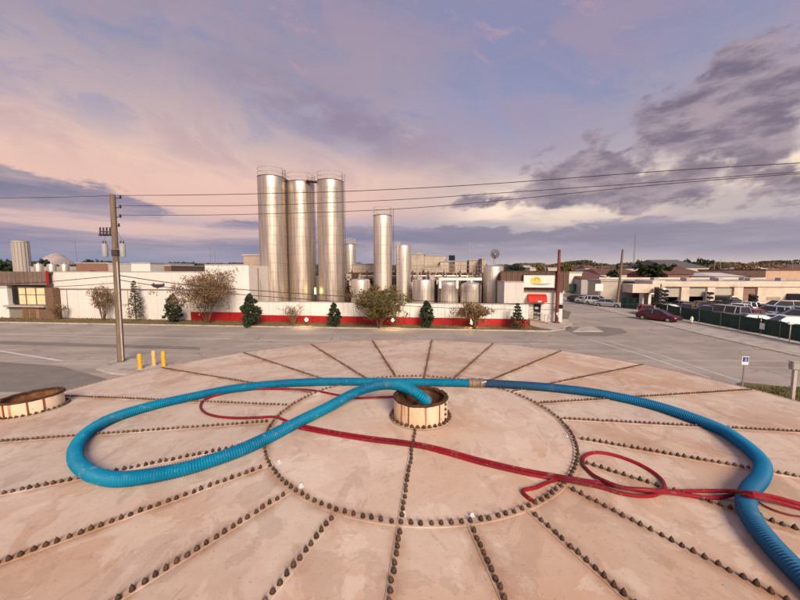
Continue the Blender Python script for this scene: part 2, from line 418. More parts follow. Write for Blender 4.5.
def roof_material():
    m = D.materials.new('weathered_tank_roof'); m.use_nodes = True; t = NT(m.node_tree); b = t.n['Principled BSDF']
    geo = t.node('ShaderNodeNewGeometry'); co = geo.outputs['Position']
    oi = t.node('ShaderNodeObjectInfo')
    big = t.noise(co, .55, 5, .55, .6); mid = t.noise(co, 1.7, 7, .62, .9); fine = t.noise(co, 14, 5, .6)
    c = t.mix(t.smooth(big, .36, .62), (.565, .38, .265, 1), (.645, .525, .425, 1))
    sepn = t.node('ShaderNodeSeparateXYZ'); t.put(sepn.inputs[0], co)
    # chalky, sun-bleached patches and grey water marks with crisp dried edges
    c = t.mix(t.math('MULTIPLY', t.smooth(mid, .52, .55), .42), c, (.73, .62, .51, 1))
    m2 = t.noise(t.vmul(co, (1, .6, 1)), 2.6, 8, .66, 1.4)
    c = t.mix(t.math('MULTIPLY', t.smooth(m2, .55, .60), .34), c, (.38, .28, .22, 1))
    ringm = t.math('SUBTRACT', 1.0, t.smooth(t.math('ABSOLUTE', t.math('SUBTRACT', m2, .565)), 0, .012))
    c = t.mix(t.math('MULTIPLY', ringm, .4), c, (.38, .25, .17, 1))
    m3 = t.noise(co, 5.5, 6, .7, .8)
    c = t.mix(t.math('MULTIPLY', t.smooth(m3, .6, .74), .45), c, (.40, .235, .15, 1))
    # rust and grime gathered along the seams
    ang = t.math('ARCTAN2', t.math('SUBTRACT', sepn.outputs[1], TC.y), t.math('SUBTRACT', sepn.outputs[0], TC.x))
    rr_ = t.math('SQRT', t.math('ADD', t.math('POWER', t.math('SUBTRACT', sepn.outputs[0], TC.x), 2), t.math('POWER', t.math('SUBTRACT', sepn.outputs[1], TC.y), 2)))
    k = t.math('FRACT', t.math('ADD', t.math('MULTIPLY', t.math('SUBTRACT', ang, A0), NS / (2 * PI)), NS * 2 + .5))
    ds = t.math('MULTIPLY', t.math('MULTIPLY', t.math('ABSOLUTE', t.math('SUBTRACT', k, .5)), 2 * PI / NS), rr_)
    ds = t.math('ADD', ds, t.math('MULTIPLY', t.smooth(rr_, RR - .05, RR, 5, 0), 1))
    ds = t.math('MINIMUM', ds, t.math('ABSOLUTE', t.math('SUBTRACT', rr_, RR)))
    gn = t.noise(co, 7, 6, .7)
    gm = t.math('MULTIPLY', t.smooth(t.math('ADD', ds, t.math('MULTIPLY', t.math('SUBTRACT', gn, .5), .16)), .0, .10, 1, 0), t.smooth(t.noise(co, 1.9, 4, .6), .34, .60))
    c = t.mix(t.math('MULTIPLY', gm, .75), c, (.33, .165, .085, 1))
    pm = t.math('MULTIPLY', t.smooth(t.math('ABSOLUTE', t.math('SUBTRACT', t.noise(t.vmul(co, (1, .8, 1)), 1.15, 5, .5, .6), .56)), 0, .05, 1, 0), t.smooth(t.noise(co, .8, 3), .5, .62))
    c = t.mix(t.math('MULTIPLY', pm, .40), c, (.38, .24, .16, 1))
    # fine speckle
    c = t.mix(t.math('MULTIPLY', t.smooth(t.noise(co, 60, 2, .5), .64, .74), .45), c, (.22, .15, .11, 1))
    c = t.mix(t.math('MULTIPLY', t.smooth(fine, .35, .7), .16), c, (.36, .27, .21, 1))
    k = t.math('ADD', .94, t.math('MULTIPLY', oi.outputs['Random'], .12))
    cc = t.node('ShaderNodeCombineColor'); [t.put(cc.inputs[i], k) for i in range(3)]
    c = t.mix(1.0, c, cc.outputs[0], 'MULTIPLY')
    t.put(b.inputs['Base Color'], c)
    t.put(b.inputs['Roughness'], t.smooth(mid, .3, .7, .62, .85)); b.inputs['Specular IOR Level'].default_value = .25
    bn = t.node('ShaderNodeBump'); bn.inputs['Strength'].default_value = .25; bn.inputs['Distance'].default_value = .006
    t.put(bn.inputs['Height'], t.math('ADD', t.noise(co, 3, 5, .6), t.math('MULTIPLY', fine, .15))); t.l.new(bn.outputs[0], b.inputs['Normal'])
    return m
m_roof = roof_material()
m_seam = mat('rusty_seam_strip', (.53, .39, .30), .8, scale=8, c2=(.42, .29, .21), dirt=(.28, .13, .065), dscale=3.0, dlo=.52, dhi=.66)
m_bolt = mat('dark_rusty_bolt', (.045, .028, .020), .7, scale=20, c2=(.085, .045, .026), bump_=.3, bscale=80, rnd=.35)
m_lug = mat('white_lug', (.72, .72, .72), .5)
m_wall = mat('tank_shell', (.42, .32, .25), .7, scale=1.2, dirt=(.25, .13, .08), dscale=1)
tank = thing('storage_tank', 'huge round bolted tank with a beige radial-panel roof filling the foreground', 'tank', (TC.x, TC.y, 0))
def L(v): return Vector((v[0] - TC.x, v[1] - TC.y, v[2]))
# panels: one wedge of steel plate each, with a slight sag between its seams
for k in range(NS):
    a0 = A0 + k * 2 * PI / NS; a1 = a0 + 2 * PI / NS
    mb = MB(); na, nr = 6, 14; vs = []
    for i in range(nr + 1):
        r = RR + (RO - RR) * i / nr
        for j in range(na + 1):
            f = j / na; a = a0 + (a1 - a0) * f
            sag = -.010 * math.sin(PI * f) * math.sin(PI * min(1, max(0, i / nr * 1.0))) + .004 * noise.noise((r * 1.3, a * 3, 0))
            vs.append((r * math.cos(a), r * math.sin(a), rz_(r) + sag * (1 if 0 < j < na else 0)))
    fs = [(i * (na + 1) + j, (i + 1) * (na + 1) + j, (i + 1) * (na + 1) + j + 1, i * (na + 1) + j + 1) for i in range(nr) for j in range(na)]
    n0 = len(vs)
    for j in range(na + 1):                     # turned-down outer edge
        a = a0 + (a1 - a0) * j / na; vs.append(((RO + .01) * math.cos(a), (RO + .01) * math.sin(a), rz_(RO) - .09))
    fs += [(nr * (na + 1) + j, n0 + j, n0 + j + 1, nr * (na + 1) + j + 1) for j in range(na)]
    mb.add(vs, fs); mb.build('roof_panel', m_roof, tank, smooth=True)
for s_ in (0, 1):                               # two half discs in the middle
    mb = MB(); n, nr = 28, 7; vs = []; a0 = A0 + s_ * PI
    for i in range(nr + 1):
        r = .28 + (RR - .28) * i / nr
        for j in range(n + 1):
            a = a0 + PI * j / n; vs.append((r * math.cos(a), r * math.sin(a), rz_(r) + (.004 * noise.noise((r * 3, a * 2, s_)) if 0 < i < nr else 0)))
    mb.add(vs, [(i * (n + 1) + j, (i + 1) * (n + 1) + j, (i + 1) * (n + 1) + j + 1, i * (n + 1) + j + 1) for i in range(nr) for j in range(n)])
    mb.build('centre_plate', m_roof, tank, smooth=True)
mb = MB(); mb.lathe([(RO - .03, 0), (RO - .03, rz_(RO) - .02)], 96, cap=False)
for zz in (1.4, 2.8): mb.lathe([(RO - .028, zz - .05), (RO + .03, zz - .05), (RO + .03, zz + .05), (RO - .028, zz + .05)], 96, cap=False)
mb.build('shell', m_wall, tank, smooth=True)
def seam_mesh(r0, r1):
    mb = MB(); n = 10; vs = []
    for i in range(n + 1):
        r = r0 + (r1 - r0) * i / n; z = rz_(r)
        for (o, h) in ((-.026, -.001), (-.0255, .006), (.016, .003), (.018, -.001)): vs.append((r, o, z + h))
    mb.add(vs, [(i * 4 + j, (i + 1) * 4 + j, (i + 1) * 4 + j + 1, i * 4 + j + 1) for i in range(n) for j in range(3)])
    return mb
sm = seam_mesh(RR + .02, RO - .005).build('seam_strip', m_roof, tank); sm.rotation_euler = (0, 0, A0)
for k in range(1, NS): part('seam_strip', sm.data, tank, rot=(0, 0, A0 + k * 2 * PI / NS))
cs = seam_mesh(.30, RR - .03).build('seam_strip', m_roof, tank); cs.rotation_euler = (0, 0, A0)
part('seam_strip', cs.data, tank, rot=(0, 0, A0 + PI))
mb = MB(); mb.lathe([(RR - .030, rz_(RR) - .001), (RR - .0295, rz_(RR) + .008), (RR + .022, rz_(RR) + .004), (RR + .024, rz_(RR) - .002)], 120, cap=False)
mb.build('ring_seam', m_roof, tank)
mb = MB(); mb.lathe([(RO - .02, rz_(RO) + .004), (RO + .018, rz_(RO) + .004), (RO + .02, rz_(RO) - .1)], 132, cap=False)
mb.build('eave_strip', m_seam, tank)
# bolts
bp = []
def nut(scale=1.0):
    mb = MB(); mb.lathe([(.0195, 0), (.0195, .004), (.0155, .005), (.0165, .013), (.0130, .019), (.0065, .026), (.0025, .032), (0, .0325)], 8, cap=False); return mb
for k in range(NS):
    a = A0 + k * 2 * PI / NS
    r = RR + .075
    while r < RO - .03:
        bp.append((r * math.cos(a) , r * math.sin(a), rz_(r) + .006)); r += .052
nb = 150
for k in range(nb):
    a = A0 + 2 * PI * k / nb; bp.append((RR * math.cos(a), RR * math.sin(a), rz_(RR) + .008))
for s_ in (0, 1):
    r = .36
    while r < RR - .04: bp.append((r * math.cos(A0 + s_ * PI), r * math.sin(A0 + s_ * PI), rz_(r) + .006)); r += .058
for k in range(540):
    a = 2 * PI * k / 540; bp.append(((RO - .001) * math.cos(a), (RO - .001) * math.sin(a), rz_(RO) - .004))
def in_view(p):
    x, y, z = p[0] + TC.x, p[1] + TC.y, p[2] - CAMH
    yd = y * math.cos(PITCH) - z * math.sin(PITCH); zd = y * math.sin(PITCH) + z * math.cos(PITCH)
    return yd > .1 and abs(x / yd) < 400 / FPX and abs(zd / yd) < 300 / FPX
bp.sort(key=lambda p: (0 if in_view(p) else 1, (p[0] + TC.x) ** 2 + (p[1] + TC.y) ** 2 + (p[2] - CAMH) ** 2))
rb = random.Random(5)
b0 = nut().build('bolt', m_bolt, tank, smooth=True, ang=50)
for i, p in enumerate(bp[:290]):
    o = b0 if i == 0 else part('bolt', b0.data, tank)
    o.location = (p[0] + rb.gauss(0, .0025), p[1] + rb.gauss(0, .0025), p[2]); o.rotation_euler = (rb.gauss(0, .07), rb.gauss(0, .07), rb.random() * 6); s = rb.uniform(.74, .90); o.scale = (s, s, rb.uniform(.8, 1.15))
mb = MB(); src = nut()
for p in bp[290:]:
    s = rb.uniform(.72, .90) * (.6 if math.hypot(p[0], p[1]) > RO - .02 else 1)
    mb.add(src.v, src.f, 0, Matrix.Translation((p[0] + rb.gauss(0, .0025), p[1] + rb.gauss(0, .0025), p[2])) @ Matrix.Rotation(rb.random() * 6, 4, 'Z') @ Matrix.Scale(s, 4))
mb.build('small_bolts', mat('dusty_rusty_bolt', (.085, .052, .038), .8, scale=3, c2=(.15, .095, .068)), tank, kind='stuff')
# little white lifting lugs
for (px, py, rot) in ((403, 515, 0), (279, 463, 1.0), (301, 487, .6), (566, 436, -1.2), (472, 517, .2)):
    p = L(rp(px, py)); mb = MB()
    mb.box(-.020, .020, -.014, .014, 0, .005); mb.box(-.013, .013, -.003, .003, .005, .026, bev=.002)
    o = mb.build('lug', m_lug, tank); o.location = p; o.rotation_euler = (0, 0, rot)

# manways: rusty-rimmed collars
def manway_mat():
    m = D.materials.new('peach_collar_paint'); m.use_nodes = True; t = NT(m.node_tree); b = t.n['Principled BSDF']
    tcn = t.node('ShaderNodeTexCoord'); co = tcn.outputs['Object']
    n = t.noise(t.vmul(co, (1, 1, .35)), 5, 6, .6)
    c = t.mix(t.smooth(n, .35, .65), (.74, .50, .32, 1), (.74, .58, .44, 1))
    st = t.noise(t.vmul(co, (1, 1, .08)), 13, 4, .6)
    c = t.mix(t.math('MULTIPLY', t.smooth(st, .56, .66), .85), c, (.36, .12, .04, 1))
    sp = t.noise(co, 22, 5, .65)
    c = t.mix(t.math('MULTIPLY', t.smooth(sp, .62, .70), .8), c, (.16, .06, .025, 1))
    t.put(b.inputs['Base Color'], c); b.inputs['Roughness'].default_value = .7
    return m
m_col = manway_mat()
m_rust = mat('flaking_rust', (.05, .024, .014), .95, scale=14, c2=(.11, .045, .02), bump_=.8, bscale=50, dirt=(.03, .018, .012), dscale=6)
m_inner = mat('rusty_inner_wall', (.24, .11, .05), .9, scale=9, c2=(.09, .035, .018), bump_=.5, bscale=30)
def manway(name, label, loc, R, H, facets, seams):
    t = thing(name, label, 'manhole', loc)
    slopea = math.atan2(TC.y - loc[1], TC.x - loc[0])
    dist = math.hypot(TC.x - loc[0], TC.y - loc[1])
    if dist > RR:                                  # stands square on the sloping plate
        ax = Vector((-math.sin(slopea), math.cos(slopea), 0)); t.rotation_mode = 'QUATERNION'
        from mathutils import Quaternion
        t.rotation_quaternion = Quaternion(ax, -math.atan(SL))
    mb = MB(); mb.lathe([(R, 0), (R, H)], facets, cap=False); mb.build('collar', m_col, t, smooth=True)
    mb = MB(); mb.lathe([(R - .012, H - .02), (R - .012, -.25)], facets, cap=False); mb.build('inner_wall', m_inner, t, smooth=True)
    def jit(a, r, z): return (r + .006 * noise.noise((math.cos(a) * 6, math.sin(a) * 6, r * 9)), z + .014 * noise.noise((math.cos(a) * 7, math.sin(a) * 7, 1)) + (.004 if r > R else 0))
    mb = MB(); mb.lathe([(R - .035, H - .012), (R - .035, H + .006), (R + .004, H + .010), (R + .010, H - .006), (R + .001, H - .018), (R - .035, H - .012)], 48, cap=False, jit=jit); mb.build('rim', m_rust, t, smooth=True)
    mb = MB(); mb.lathe([(R - .01, .0), (R + .045, .0), (R + .045, .008), (R + .002, .010)], 40, cap=False); mb.build('base_flange', m_seam, t)
    mb = MB(); mb.add([(0, 0, -.24)] + [((R - .015) * math.cos(a * PI / 12), (R - .015) * math.sin(a * PI / 12), -.24) for a in range(24)], [(0, 1 + k, 1 + (k + 1) % 24) for k in range(24)])
    mb.build('dark_water', mat('dark_tank_water', (.07, .04, .02), .25, var=.3, scale=4), t)
    nb = int(2 * PI * (R + .025) / .058)
    for k in range(nb):
        a = 2 * PI * k / nb; part('bolt', b0.data, t, ((R + .025) * math.cos(a), (R + .025) * math.sin(a), .009), (0, 0, a))
    for a in seams:                                 # lap seams down the collar
        mb = MB(); mb.box(R - .006, R + .004, -.007, .007, .01, H - .006); o = mb.build('lap_seam', mat('orange_rust', (.27, .095, .035), .9, scale=12, c2=(.12, .045, .02)), t); o.rotation_euler = (0, 0, a)
    a = seams[-1] + .35
    if name == 'manhole_collar' and dist < 1:
        for k in range(4):
            o = part('bolt', b0.data, t, ((R) * math.cos(a), (R) * math.sin(a), .03 + k * .052)); o.rotation_euler = (0, PI / 2, a); o.rotation_euler = (Matrix.Rotation(a, 3, 'Z') @ Matrix.Rotation(PI / 2, 3, 'Y')).to_euler(); o.scale = (.8, .8, .6)
    return t
mc = rp(420.5, 415.5)
manway('manhole_collar', 'round peach collar with a rusty rim standing in the centre of the tank roof', (mc.x, mc.y, mc.z - .002), .285, .215, 36, [rad(-118), rad(-52)])
m2 = rp(34, 409)
manway('manhole_collar', 'open rust-streaked collar near the left edge of the tank roof', (m2.x, m2.y, m2.z - .002), .315, .185, 12, [rad(-98), rad(-52), rad(-25)])

# ---------------------------------------------------------------- hoses
def hose_mat(name, c, c2, rough):
    m = D.materials.new(name); m.use_nodes = True; t = NT(m.node_tree); b = t.n['Principled BSDF']
    geo = t.node('ShaderNodeNewGeometry'); co = geo.outputs['Position']
    cc = t.mix(t.smooth(t.noise(co, 2.2, 5, .6), .35, .68), c, c2)
    cc = t.mix(t.math('MULTIPLY', t.smooth(t.noise(co, 9, 6, .7), .56, .72), .45), cc, (.30, .27, .24, 1))
    t.put(b.inputs['Base Color'], cc); b.inputs['Roughness'].default_value = rough; b.inputs['Specular IOR Level'].default_value = .22
    cc2 = t.mix(t.math('MULTIPLY', t.smooth(t.noise(t.vmul(co, (1, 1, 3)), 28, 4, .7), .60, .70), .35), cc, (.42, .36, .31, 1)); t.put(b.inputs['Base Color'], cc2)
    return m
m_blue = hose_mat('blue_corrugated_rubber', (.0, .135, .27, 1), (.0, .20, .35, 1), .5)
m_navy = hose_mat('faded_navy_rubber', (.045, .085, .16, 1), (.03, .10, .20, 1), .6)
m_red = hose_mat('red_rubber', (.27, .008, .018, 1), (.14, .009, .015, 1), .5)
HRD = .0545
def hose_pts(lst, r): return [rp(a[0], a[1], r + (a[2] if len(a) > 2 else 0)) for a in lst]
blue = [(427, 401, .10), (421, 396.5, .17), (413, 391, .225), (404, 387, .25), (393, 384.5, .24), (380, 385, .20), (366, 388.5, .14), (350, 395, .08), (330, 406, .03), (300, 421), (250, 446), (200, 464), (165, 473), (135, 478), (112, 479), (92, 474), (79, 465), (75, 454), (79, 442), (92, 429),
        (115, 417), (150, 406), (190, 397), (230, 389), (270, 384.5), (310, 382), (350, 381.5), (400, 382), (440, 382.3), (470, 383)]
navy = [(482, 383.3), (500, 384), (550, 387.5), (600, 393.5), (650, 404)]
cyan = [(650, 404), (690, 417), (722, 430), (742, 443), (757, 456), (763, 466), (760, 478), (750, 490), (746, 503), (752, 519), (766, 538), (783, 557), (806, 580), (840, 612)]
def rib_hose(name, pts, r, m, parent, step=.0065, n=14):
    p = catmull(pts, step)
    mb = MB(); mb.tube([L(q) if parent is tank else q for q in p], r, n, rf=lambda i: r + (.0045 if i % 3 == 0 else -.004))
    return mb.build(name, m, parent, smooth=True, ang=80)
hose = thing('suction_hose', 'thick blue corrugated hose looping across the tank roof into the central manhole', 'hose', (0, 0, 0))
rib_hose('blue_section', hose_pts(blue, HRD), HRD, m_blue, hose)
pn = hose_pts(navy + cyan[1:], HRD)
full = catmull(pn, .0065)
# the second length fades from navy to bright blue: two mesh runs of the same rubber
cut = int(len(full) * .36)
mb = MB(); mb.tube(full, HRD, 14, rf=lambda i: HRD + (.0045 if i % 3 == 0 else -.004))
def two_tone():
    m = D.materials.new('sun_faded_blue_rubber'); m.use_nodes = True; t = NT(m.node_tree); b = t.n['Principled BSDF']
    geo = t.node('ShaderNodeNewGeometry'); s = t.node('ShaderNodeSeparateXYZ'); t.put(s.inputs[0], geo.outputs['Position'])
    co = geo.outputs['Position']
    f = t.smooth(t.math('ADD', s.outputs[0], t.math('MULTIPLY', t.noise(co, 1.5, 4), .8)), 1.2, 4.4)
    c = t.mix(f, (.022, .055, .12, 1), (.0, .17, .37, 1))
    c = t.mix(t.math('MULTIPLY', t.smooth(t.noise(co, 9, 6, .7), .58, .74), .35), c, (.25, .25, .25, 1))
    t.put(b.inputs['Base Color'], c); b.inputs['Roughness'].default_value = .55; b.inputs['Specular IOR Level'].default_value = .22
    return m
mb.build('faded_section', two_tone(), hose, smooth=True, ang=80)
a, b = rp(468, 383, HRD), rp(486, 383.3, HRD); d = (b - a).normalized()
m_steel = mat('dull_steel', (.26, .19, .145), .65, .35, scale=12, dirt=(.10, .06, .045), dscale=8)
mb = MB(); pts = [a + (b - a) * t for t in (0, .02, .18, .2, .42, .44, .6, .62, .8, .82, 1.0)]
mb.tube(pts, [.052, .060, .060, .067, .067, .059, .059, .067, .067, .058, .052], 20); mb.build('coupling', m_steel, hose, smooth=True)
mb = MB()
for s_ in (-1, 1):
    q = a.lerp(b, .66) + Vector((0, -.07, .03)) if s_ < 0 else a.lerp(b, .66) + Vector((0, .07, .03))
    mb.bar(q, q + Vector((.07, 0, .02)), .02, .014)
mb.build('cam_lever', mat('bright_lever', (.8, .8, .8), .3, .6), hose)

def soft_hose(name, label, pts, r, m, group):
    p = catmull(pts, .02)
    mb = MB(); mb.tube(p, r, 10, rf=lambda i: r * (1 + .10 * noise.noise((i * .045, r * 900, 0)))); o = mb.build(name, m, smooth=True); o['label'] = label; o['category'] = 'hose'; o['group'] = group
    return o
RH = .0138
ra = [(396, 396.5), (375, 397.5), (355, 398), (335, 394.5), (310, 390), (280, 389), (250, 389.3), (225, 393), (206, 399), (200.5, 406), (205, 412.5), (218, 416.5), (238, 418), (258, 417.5), (275, 417), (287, 421), (300, 425), (330, 431), (370, 437.5), (400, 441), (425, 445), (450, 451), (480, 459.5), (520, 469), (550, 474.5, .02), (570, 478, .04),
      (595, 482), (620, 487), (645, 491), (670, 491.5), (700, 491), (730, 491, .05), (748, 492.5, .135), (758, 494, .135), (775, 497, .04), (800, 504), (840, 514)]
rb_ = [(283, 423), (300, 428), (330, 434), (370, 440.5), (400, 444), (425, 448), (450, 454.5), (480, 463), (520, 472.5), (550, 478), (572, 481, .03), (600, 487), (620, 493), (640, 496), (655, 495), (664, 489, .02), (662, 480), (650, 470), (632, 461), (612, 454.5), (596, 452.5), (585, 456), (583, 464), (592, 474), (607, 482, .03), (625, 488, .05), (650, 490, .07), (680, 494, .02), (705, 497.5), (722, 497),
       (736, 494, .03), (748, 495.5, .13), (758, 497, .13), (775, 501, .03), (800, 508), (840, 520)]
soft_hose('red_hose', 'red hose curling from behind the central collar under the blue hose and off right', hose_pts(ra, RH), RH, m_red, 'red hoses on the tank roof')
soft_hose('red_hose', 'darker red hose with an oval loop lying right of the ring of bolts', hose_pts(rb_, RH), RH, m_red, 'red hoses on the tank roof')
rc_ = [(566, 479.5, .0), (556, 480), (545, 483.5), (536, 487.5), (526, 489.5), (522.5, 491), (525, 495), (531, 499.5), (536, 503.5)]
soft_hose('red_hose', 'short red hose end bent into a hook beside the front ring seam', hose_pts(rc_, .013), .013, m_red, 'red hoses on the tank roof')
rd_ = [(757, 501), (764, 505.5), (775, 510.5), (790, 515), (800, 516.5), (830, 521)]
soft_hose('thin_hose', 'thin dark red hose curving from under the blue hose at right', hose_pts(rd_, .006), .006, mat('dark_red_cord', (.16, .012, .018), .6), 'red hoses on the tank roof')

# ================================================================= FRONTAGE FRAMES
class Front:
    """vertical plane standing on the ground through two points; local x along it, y away from the camera"""
    def __init__(s, a, b):
        s.o = Vector((a.x, a.y, 0)); s.d = Vector((b.x - a.x, b.y - a.y, 0)).normalized(); s.n = Vector((-s.d.y, s.d.x, 0)); s.rz = math.atan2(s.d.y, s.d.x)
    def uz(s, px, py, off=0):
        d = ray(px, py); o = Vector((0, 0, CAMH)); q = s.o + s.n * off
        t = (q - o).dot(s.n) / d.dot(s.n); p = o + d * t
        return (p - q).dot(s.d), p.z
    def w(s, u, d, z=0): p = s.o + s.d * u + s.n * d; return Vector((p.x, p.y, z))
F = Front(gp(50, 318.6), gp(530, 327.6))
m_white = mat('white_painted_metal', (.74, .69, .66), .6, var=.05, scale=1.5, dirt=(.60, .52, .47), dscale=.8, dlo=.55, dhi=.8, rnd=.03)
m_white2 = mat('bright_white_paint', (.78, .75, .73), .55, var=.04, scale=1.5, rnd=.03, dirt=(.60, .54, .49), dscale=1.1, dlo=.54, dhi=.74, stretch=(1, 1, .35))
m_redp = mat('red_painted_base', (.46, .018, .02), .55, var=.15, scale=2, rnd=.06, dirt=(.30, .02, .02), dscale=1)
m_cap = mat('grey_flashing', (.42, .38, .36), .6, var=.1)
m_tan = mat('tan_stucco', (.42, .32, .25), .85, var=.1, scale=1)
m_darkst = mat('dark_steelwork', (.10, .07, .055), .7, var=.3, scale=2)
m_brown = mat('brown_siding', (.17, .105, .08), .75, var=.15, scale=2, stretch=(1, 1, 6))
m_black = mat('dark_glass', (.015, .014, .016), .12, spec=.6)
m_glass = mat('car_glass', (.02, .022, .028), .08, spec=.7)
m_gal = mat('galvanised_steel', (.40, .37, .35), .45, .7, scale=5)
m_bark = mat('bark', (.13, .09, .06), .95, scale=10, bump_=.6, bscale=40)

def panel_wall(t, u0, u1, z0, z1, wdt, m, name='wall_panel', d=0.0, th=.06, ribs=3):
    n = max(1, round((u1 - u0) / wdt)); wd = (u1 - u0) / n
    mb = MB(); g = .014
    mb.box(g, wd - g, 0, th, z0, z1)
    for k in range(ribs):
        x = wd * (k + .5) / ribs; mb.add([(x - .07, 0, z0), (x - .035, -.035, z0), (x + .035, -.035, z0), (x + .07, 0, z0), (x - .07, 0, z1), (x - .035, -.035, z1), (x + .035, -.035, z1), (x + .07, 0, z1)],
                                         [(0, 1, 5, 4), (1, 2, 6, 5), (2, 3, 7, 6), (4, 5, 6, 7)])
    o = mb.build(name, m, t, loc=(u0, d, 0))
    for k in range(1, n): part(name, o.data, t, (u0 + k * wd, d, 0))
    return n, wd

# --- white boundary wall with red base
t = thing('boundary_wall', 'long low white ribbed wall with a red base in front of the steel silos', 'wall', F.o, F.rz)
u0 = F.uz(248, 310)[0]; u1 = F.uz(528.5, 310)[0]; zt = F.uz(400, 303.2)[1]; zr = F.uz(400, 317.2)[1]
panel_wall(t, u0, u1, zr + .01, zt, 1.35, m_white2, d=0)
panel_wall(t, u0, u1, 0, zr - .01, 2.7, m_redp, name='red_base_panel', d=-.05, th=.12, ribs=0)
mb = MB(); mb.box(u0, u1, -.07, .17, zt, zt + .07); mb.build('coping', m_cap, t)
mb = MB(); mb.box(u0, u1, .08, .14, 0, zt - .01); mb.build('backing', m_cap, t)

# --- warehouse on the left
t = thing('warehouse', 'long white metal warehouse behind the utility pole on the left', 'building', F.o, F.rz)
ua = F.uz(47, 300)[0]; ub = F.uz(206, 300)[0]; uc = F.uz(249.5, 300)[0]
zl = F.uz(120, 288.8)[1]; z1 = F.uz(100, 272.0)[1]; z2 = F.uz(225, 264.8)[1]
panel_wall(t, ua, ub, 0, zl - .02, 2.2, m_white, ribs=1, d=.12)
panel_wall(t, ua, ub, zl + .0, z1, 4.4, m_white, name='fascia_panel', ribs=0, d=-.03, th=.2)
panel_wall(t, ub, uc, 1.25, z2, 2.1, m_white2, ribs=0, d=.05)
panel_wall(t, F.uz(190, 300)[0], uc, 0, 1.2, 2.4, m_redp, name='red_base_panel', ribs=0, d=-.01, th=.12)
mb = MB(); mb.box(ua, ub - .01, .2, 22, 0, z1 - .12); mb.box(ub, uc, .13, 20, 0, z2 - .1); mb.build('shell', m_white, t)
mb = MB(); mb.box(ua, ub, -.08, .22, z1, z1 + .09); mb.box(ub, uc + .03, -.03, .2, z2, z2 + .09); mb.build('roof_edge', m_cap, t)
mb = MB(); mb.box(ua, ub, -.02, .17, zl - .12, zl - .02); mb.build('shadow_strip', mat('shadow_line_grey', (.30, .26, .24), .6), t)  # dark grey strip stands in for the shadow line under the fascia
mb = MB()
for u in (ua + 3, ua + 12, ub - 4): mb.tube([(u, .06, zl - .1), (u, .06, .2)], .05, 6)
mb.build('downpipes', m_cap, t)
p0 = F.uz(158, 286)
o = MB().tube([(0, -.5, 0), (.35, -.45, .05), (.8, -.5, -.06)], [.06, .16, .05], 8).tube([(-.3, -.5, .2), (.3, -.5, -.05)], .05, 6).tube([(.9, -.5, .2), (.6, -.5, -.1)], .05, 6)

t = thing('rear_block', 'plain tan block rising between the white warehouse and the tallest silos', 'building', F.o, F.rz)
ux0, zz = F.uz(243, 255.8, 13); ux1 = F.uz(263, 258, 13)[0]
mb = MB(); mb.box(ux0, ux1, 13, 24, 0, zz, bev=.05); mb.build('wall', m_tan, t)
mb = MB(); mb.box(ux0 - .1, ux1 + .1, 12.9, 24.1, zz, zz + .25); mb.build('parapet', m_cap, t)
ux1b = F.uz(262, 290, 2)[0]
mb = MB(); mb.box(uc + .05, F.uz(257, 290, 2)[0], 2, 2.3, 0, F.uz(254, 268, 2)[1]); mb.build('low_wing', m_tan, t)
mb = MB(); mb.box(uc + .3, uc + .45, 1.85, 1.99, 0, 5.2); mb.build('downpipe', m_cap, t)

# --- brown-canopied building at the far left
t = thing('corner_shop', 'low building with a deep brown canopy and yellow-lit windows at the left edge', 'building', F.o, F.rz)
ub0 = F.uz(-70, 300, -.95)[0]; ub1 = F.uz(46.0, 280, -.95)[0]
zc1 = F.uz(20, 271.5, -.95)[1]; zc0 = F.uz(20, 285, -.95)[1]
m_canopy = mat('brown_ribbed_canopy', (.19, .135, .11), .75, var=.2, scale=1.5, rnd=.12)
n = 14; wdt = (ub1 - ub0) / n
mb = MB(); mb.box(.02, wdt - .02, -.95, -.83, zc0, zc1); mb.box(wdt * .45, wdt * .55, -1.0, -.951, zc0, zc1)
o = mb.build('canopy_panel', m_canopy, t, loc=(ub0, 0, 0))
for k in range(1, n): part('canopy_panel', o.data, t, (ub0 + k * wdt, 0, 0))
mb = MB(); mb.box(ub0, ub1, -.82, 12, zc1 - .3, zc1 - .05); mb.box(ub0, ub1, -.82, 0, zc0 + .02, zc0 + .12); mb.build('roof', m_canopy, t)
mb = MB(); mb.box(ub1, ub1 + .14, -.98, -.7, zc0, zc1 + .05); mb.build('end_trim', m_redp, t)
m_lit = mat('lit_window', (.75, .62, .38), .4, var=.15, scale=1.2, emit=(1, .78, .42), estr=.12)
m_brick = mat('brown_brick_pier', (.22, .13, .09), .85, var=.3, scale=6)
zs = F.uz(30, 305, -.6)[1]; zw1 = F.uz(30, 286, -.6)[1]
def u_(px): return F.uz(px, 300, -.6)[0]
mb = MB(); mb.box(ub0, u_(8), -.6, 10, 0, zc0); mb.build('white_wall', m_white2, t)
mb = MB(); mb.box(u_(8) + .02, u_(55), .02, 9, 0, zc0 - .05); mb.build('back_wall', m_brown, t)
xs = [19, 26.5, 36.5, 46]
for a, b in zip(xs[:-1], xs[1:]):
    mb = MB(); mb.box(u_(a) + .06, u_(b) - .06, -.58, -.54, zs + .1, zw1 - .25); f = mb.build('window', m_lit, t)
    mb = MB()
    for (x0_, x1_, z0_, z1_) in ((u_(a), u_(b), zs, zs + .1), (u_(a), u_(b), zw1 - .25, zw1 - .1), (u_(a), u_(a) + .06, zs + .1, zw1 - .25), (u_(b) - .06, u_(b), zs + .1, zw1 - .25), (u_(a) + .06, u_(b) - .06, zs + 1.35, zs + 1.42)):
        mb.box(x0_, x1_, -.64, -.52, z0_, z1_)
    mb.build('frame', m_canopy, f)
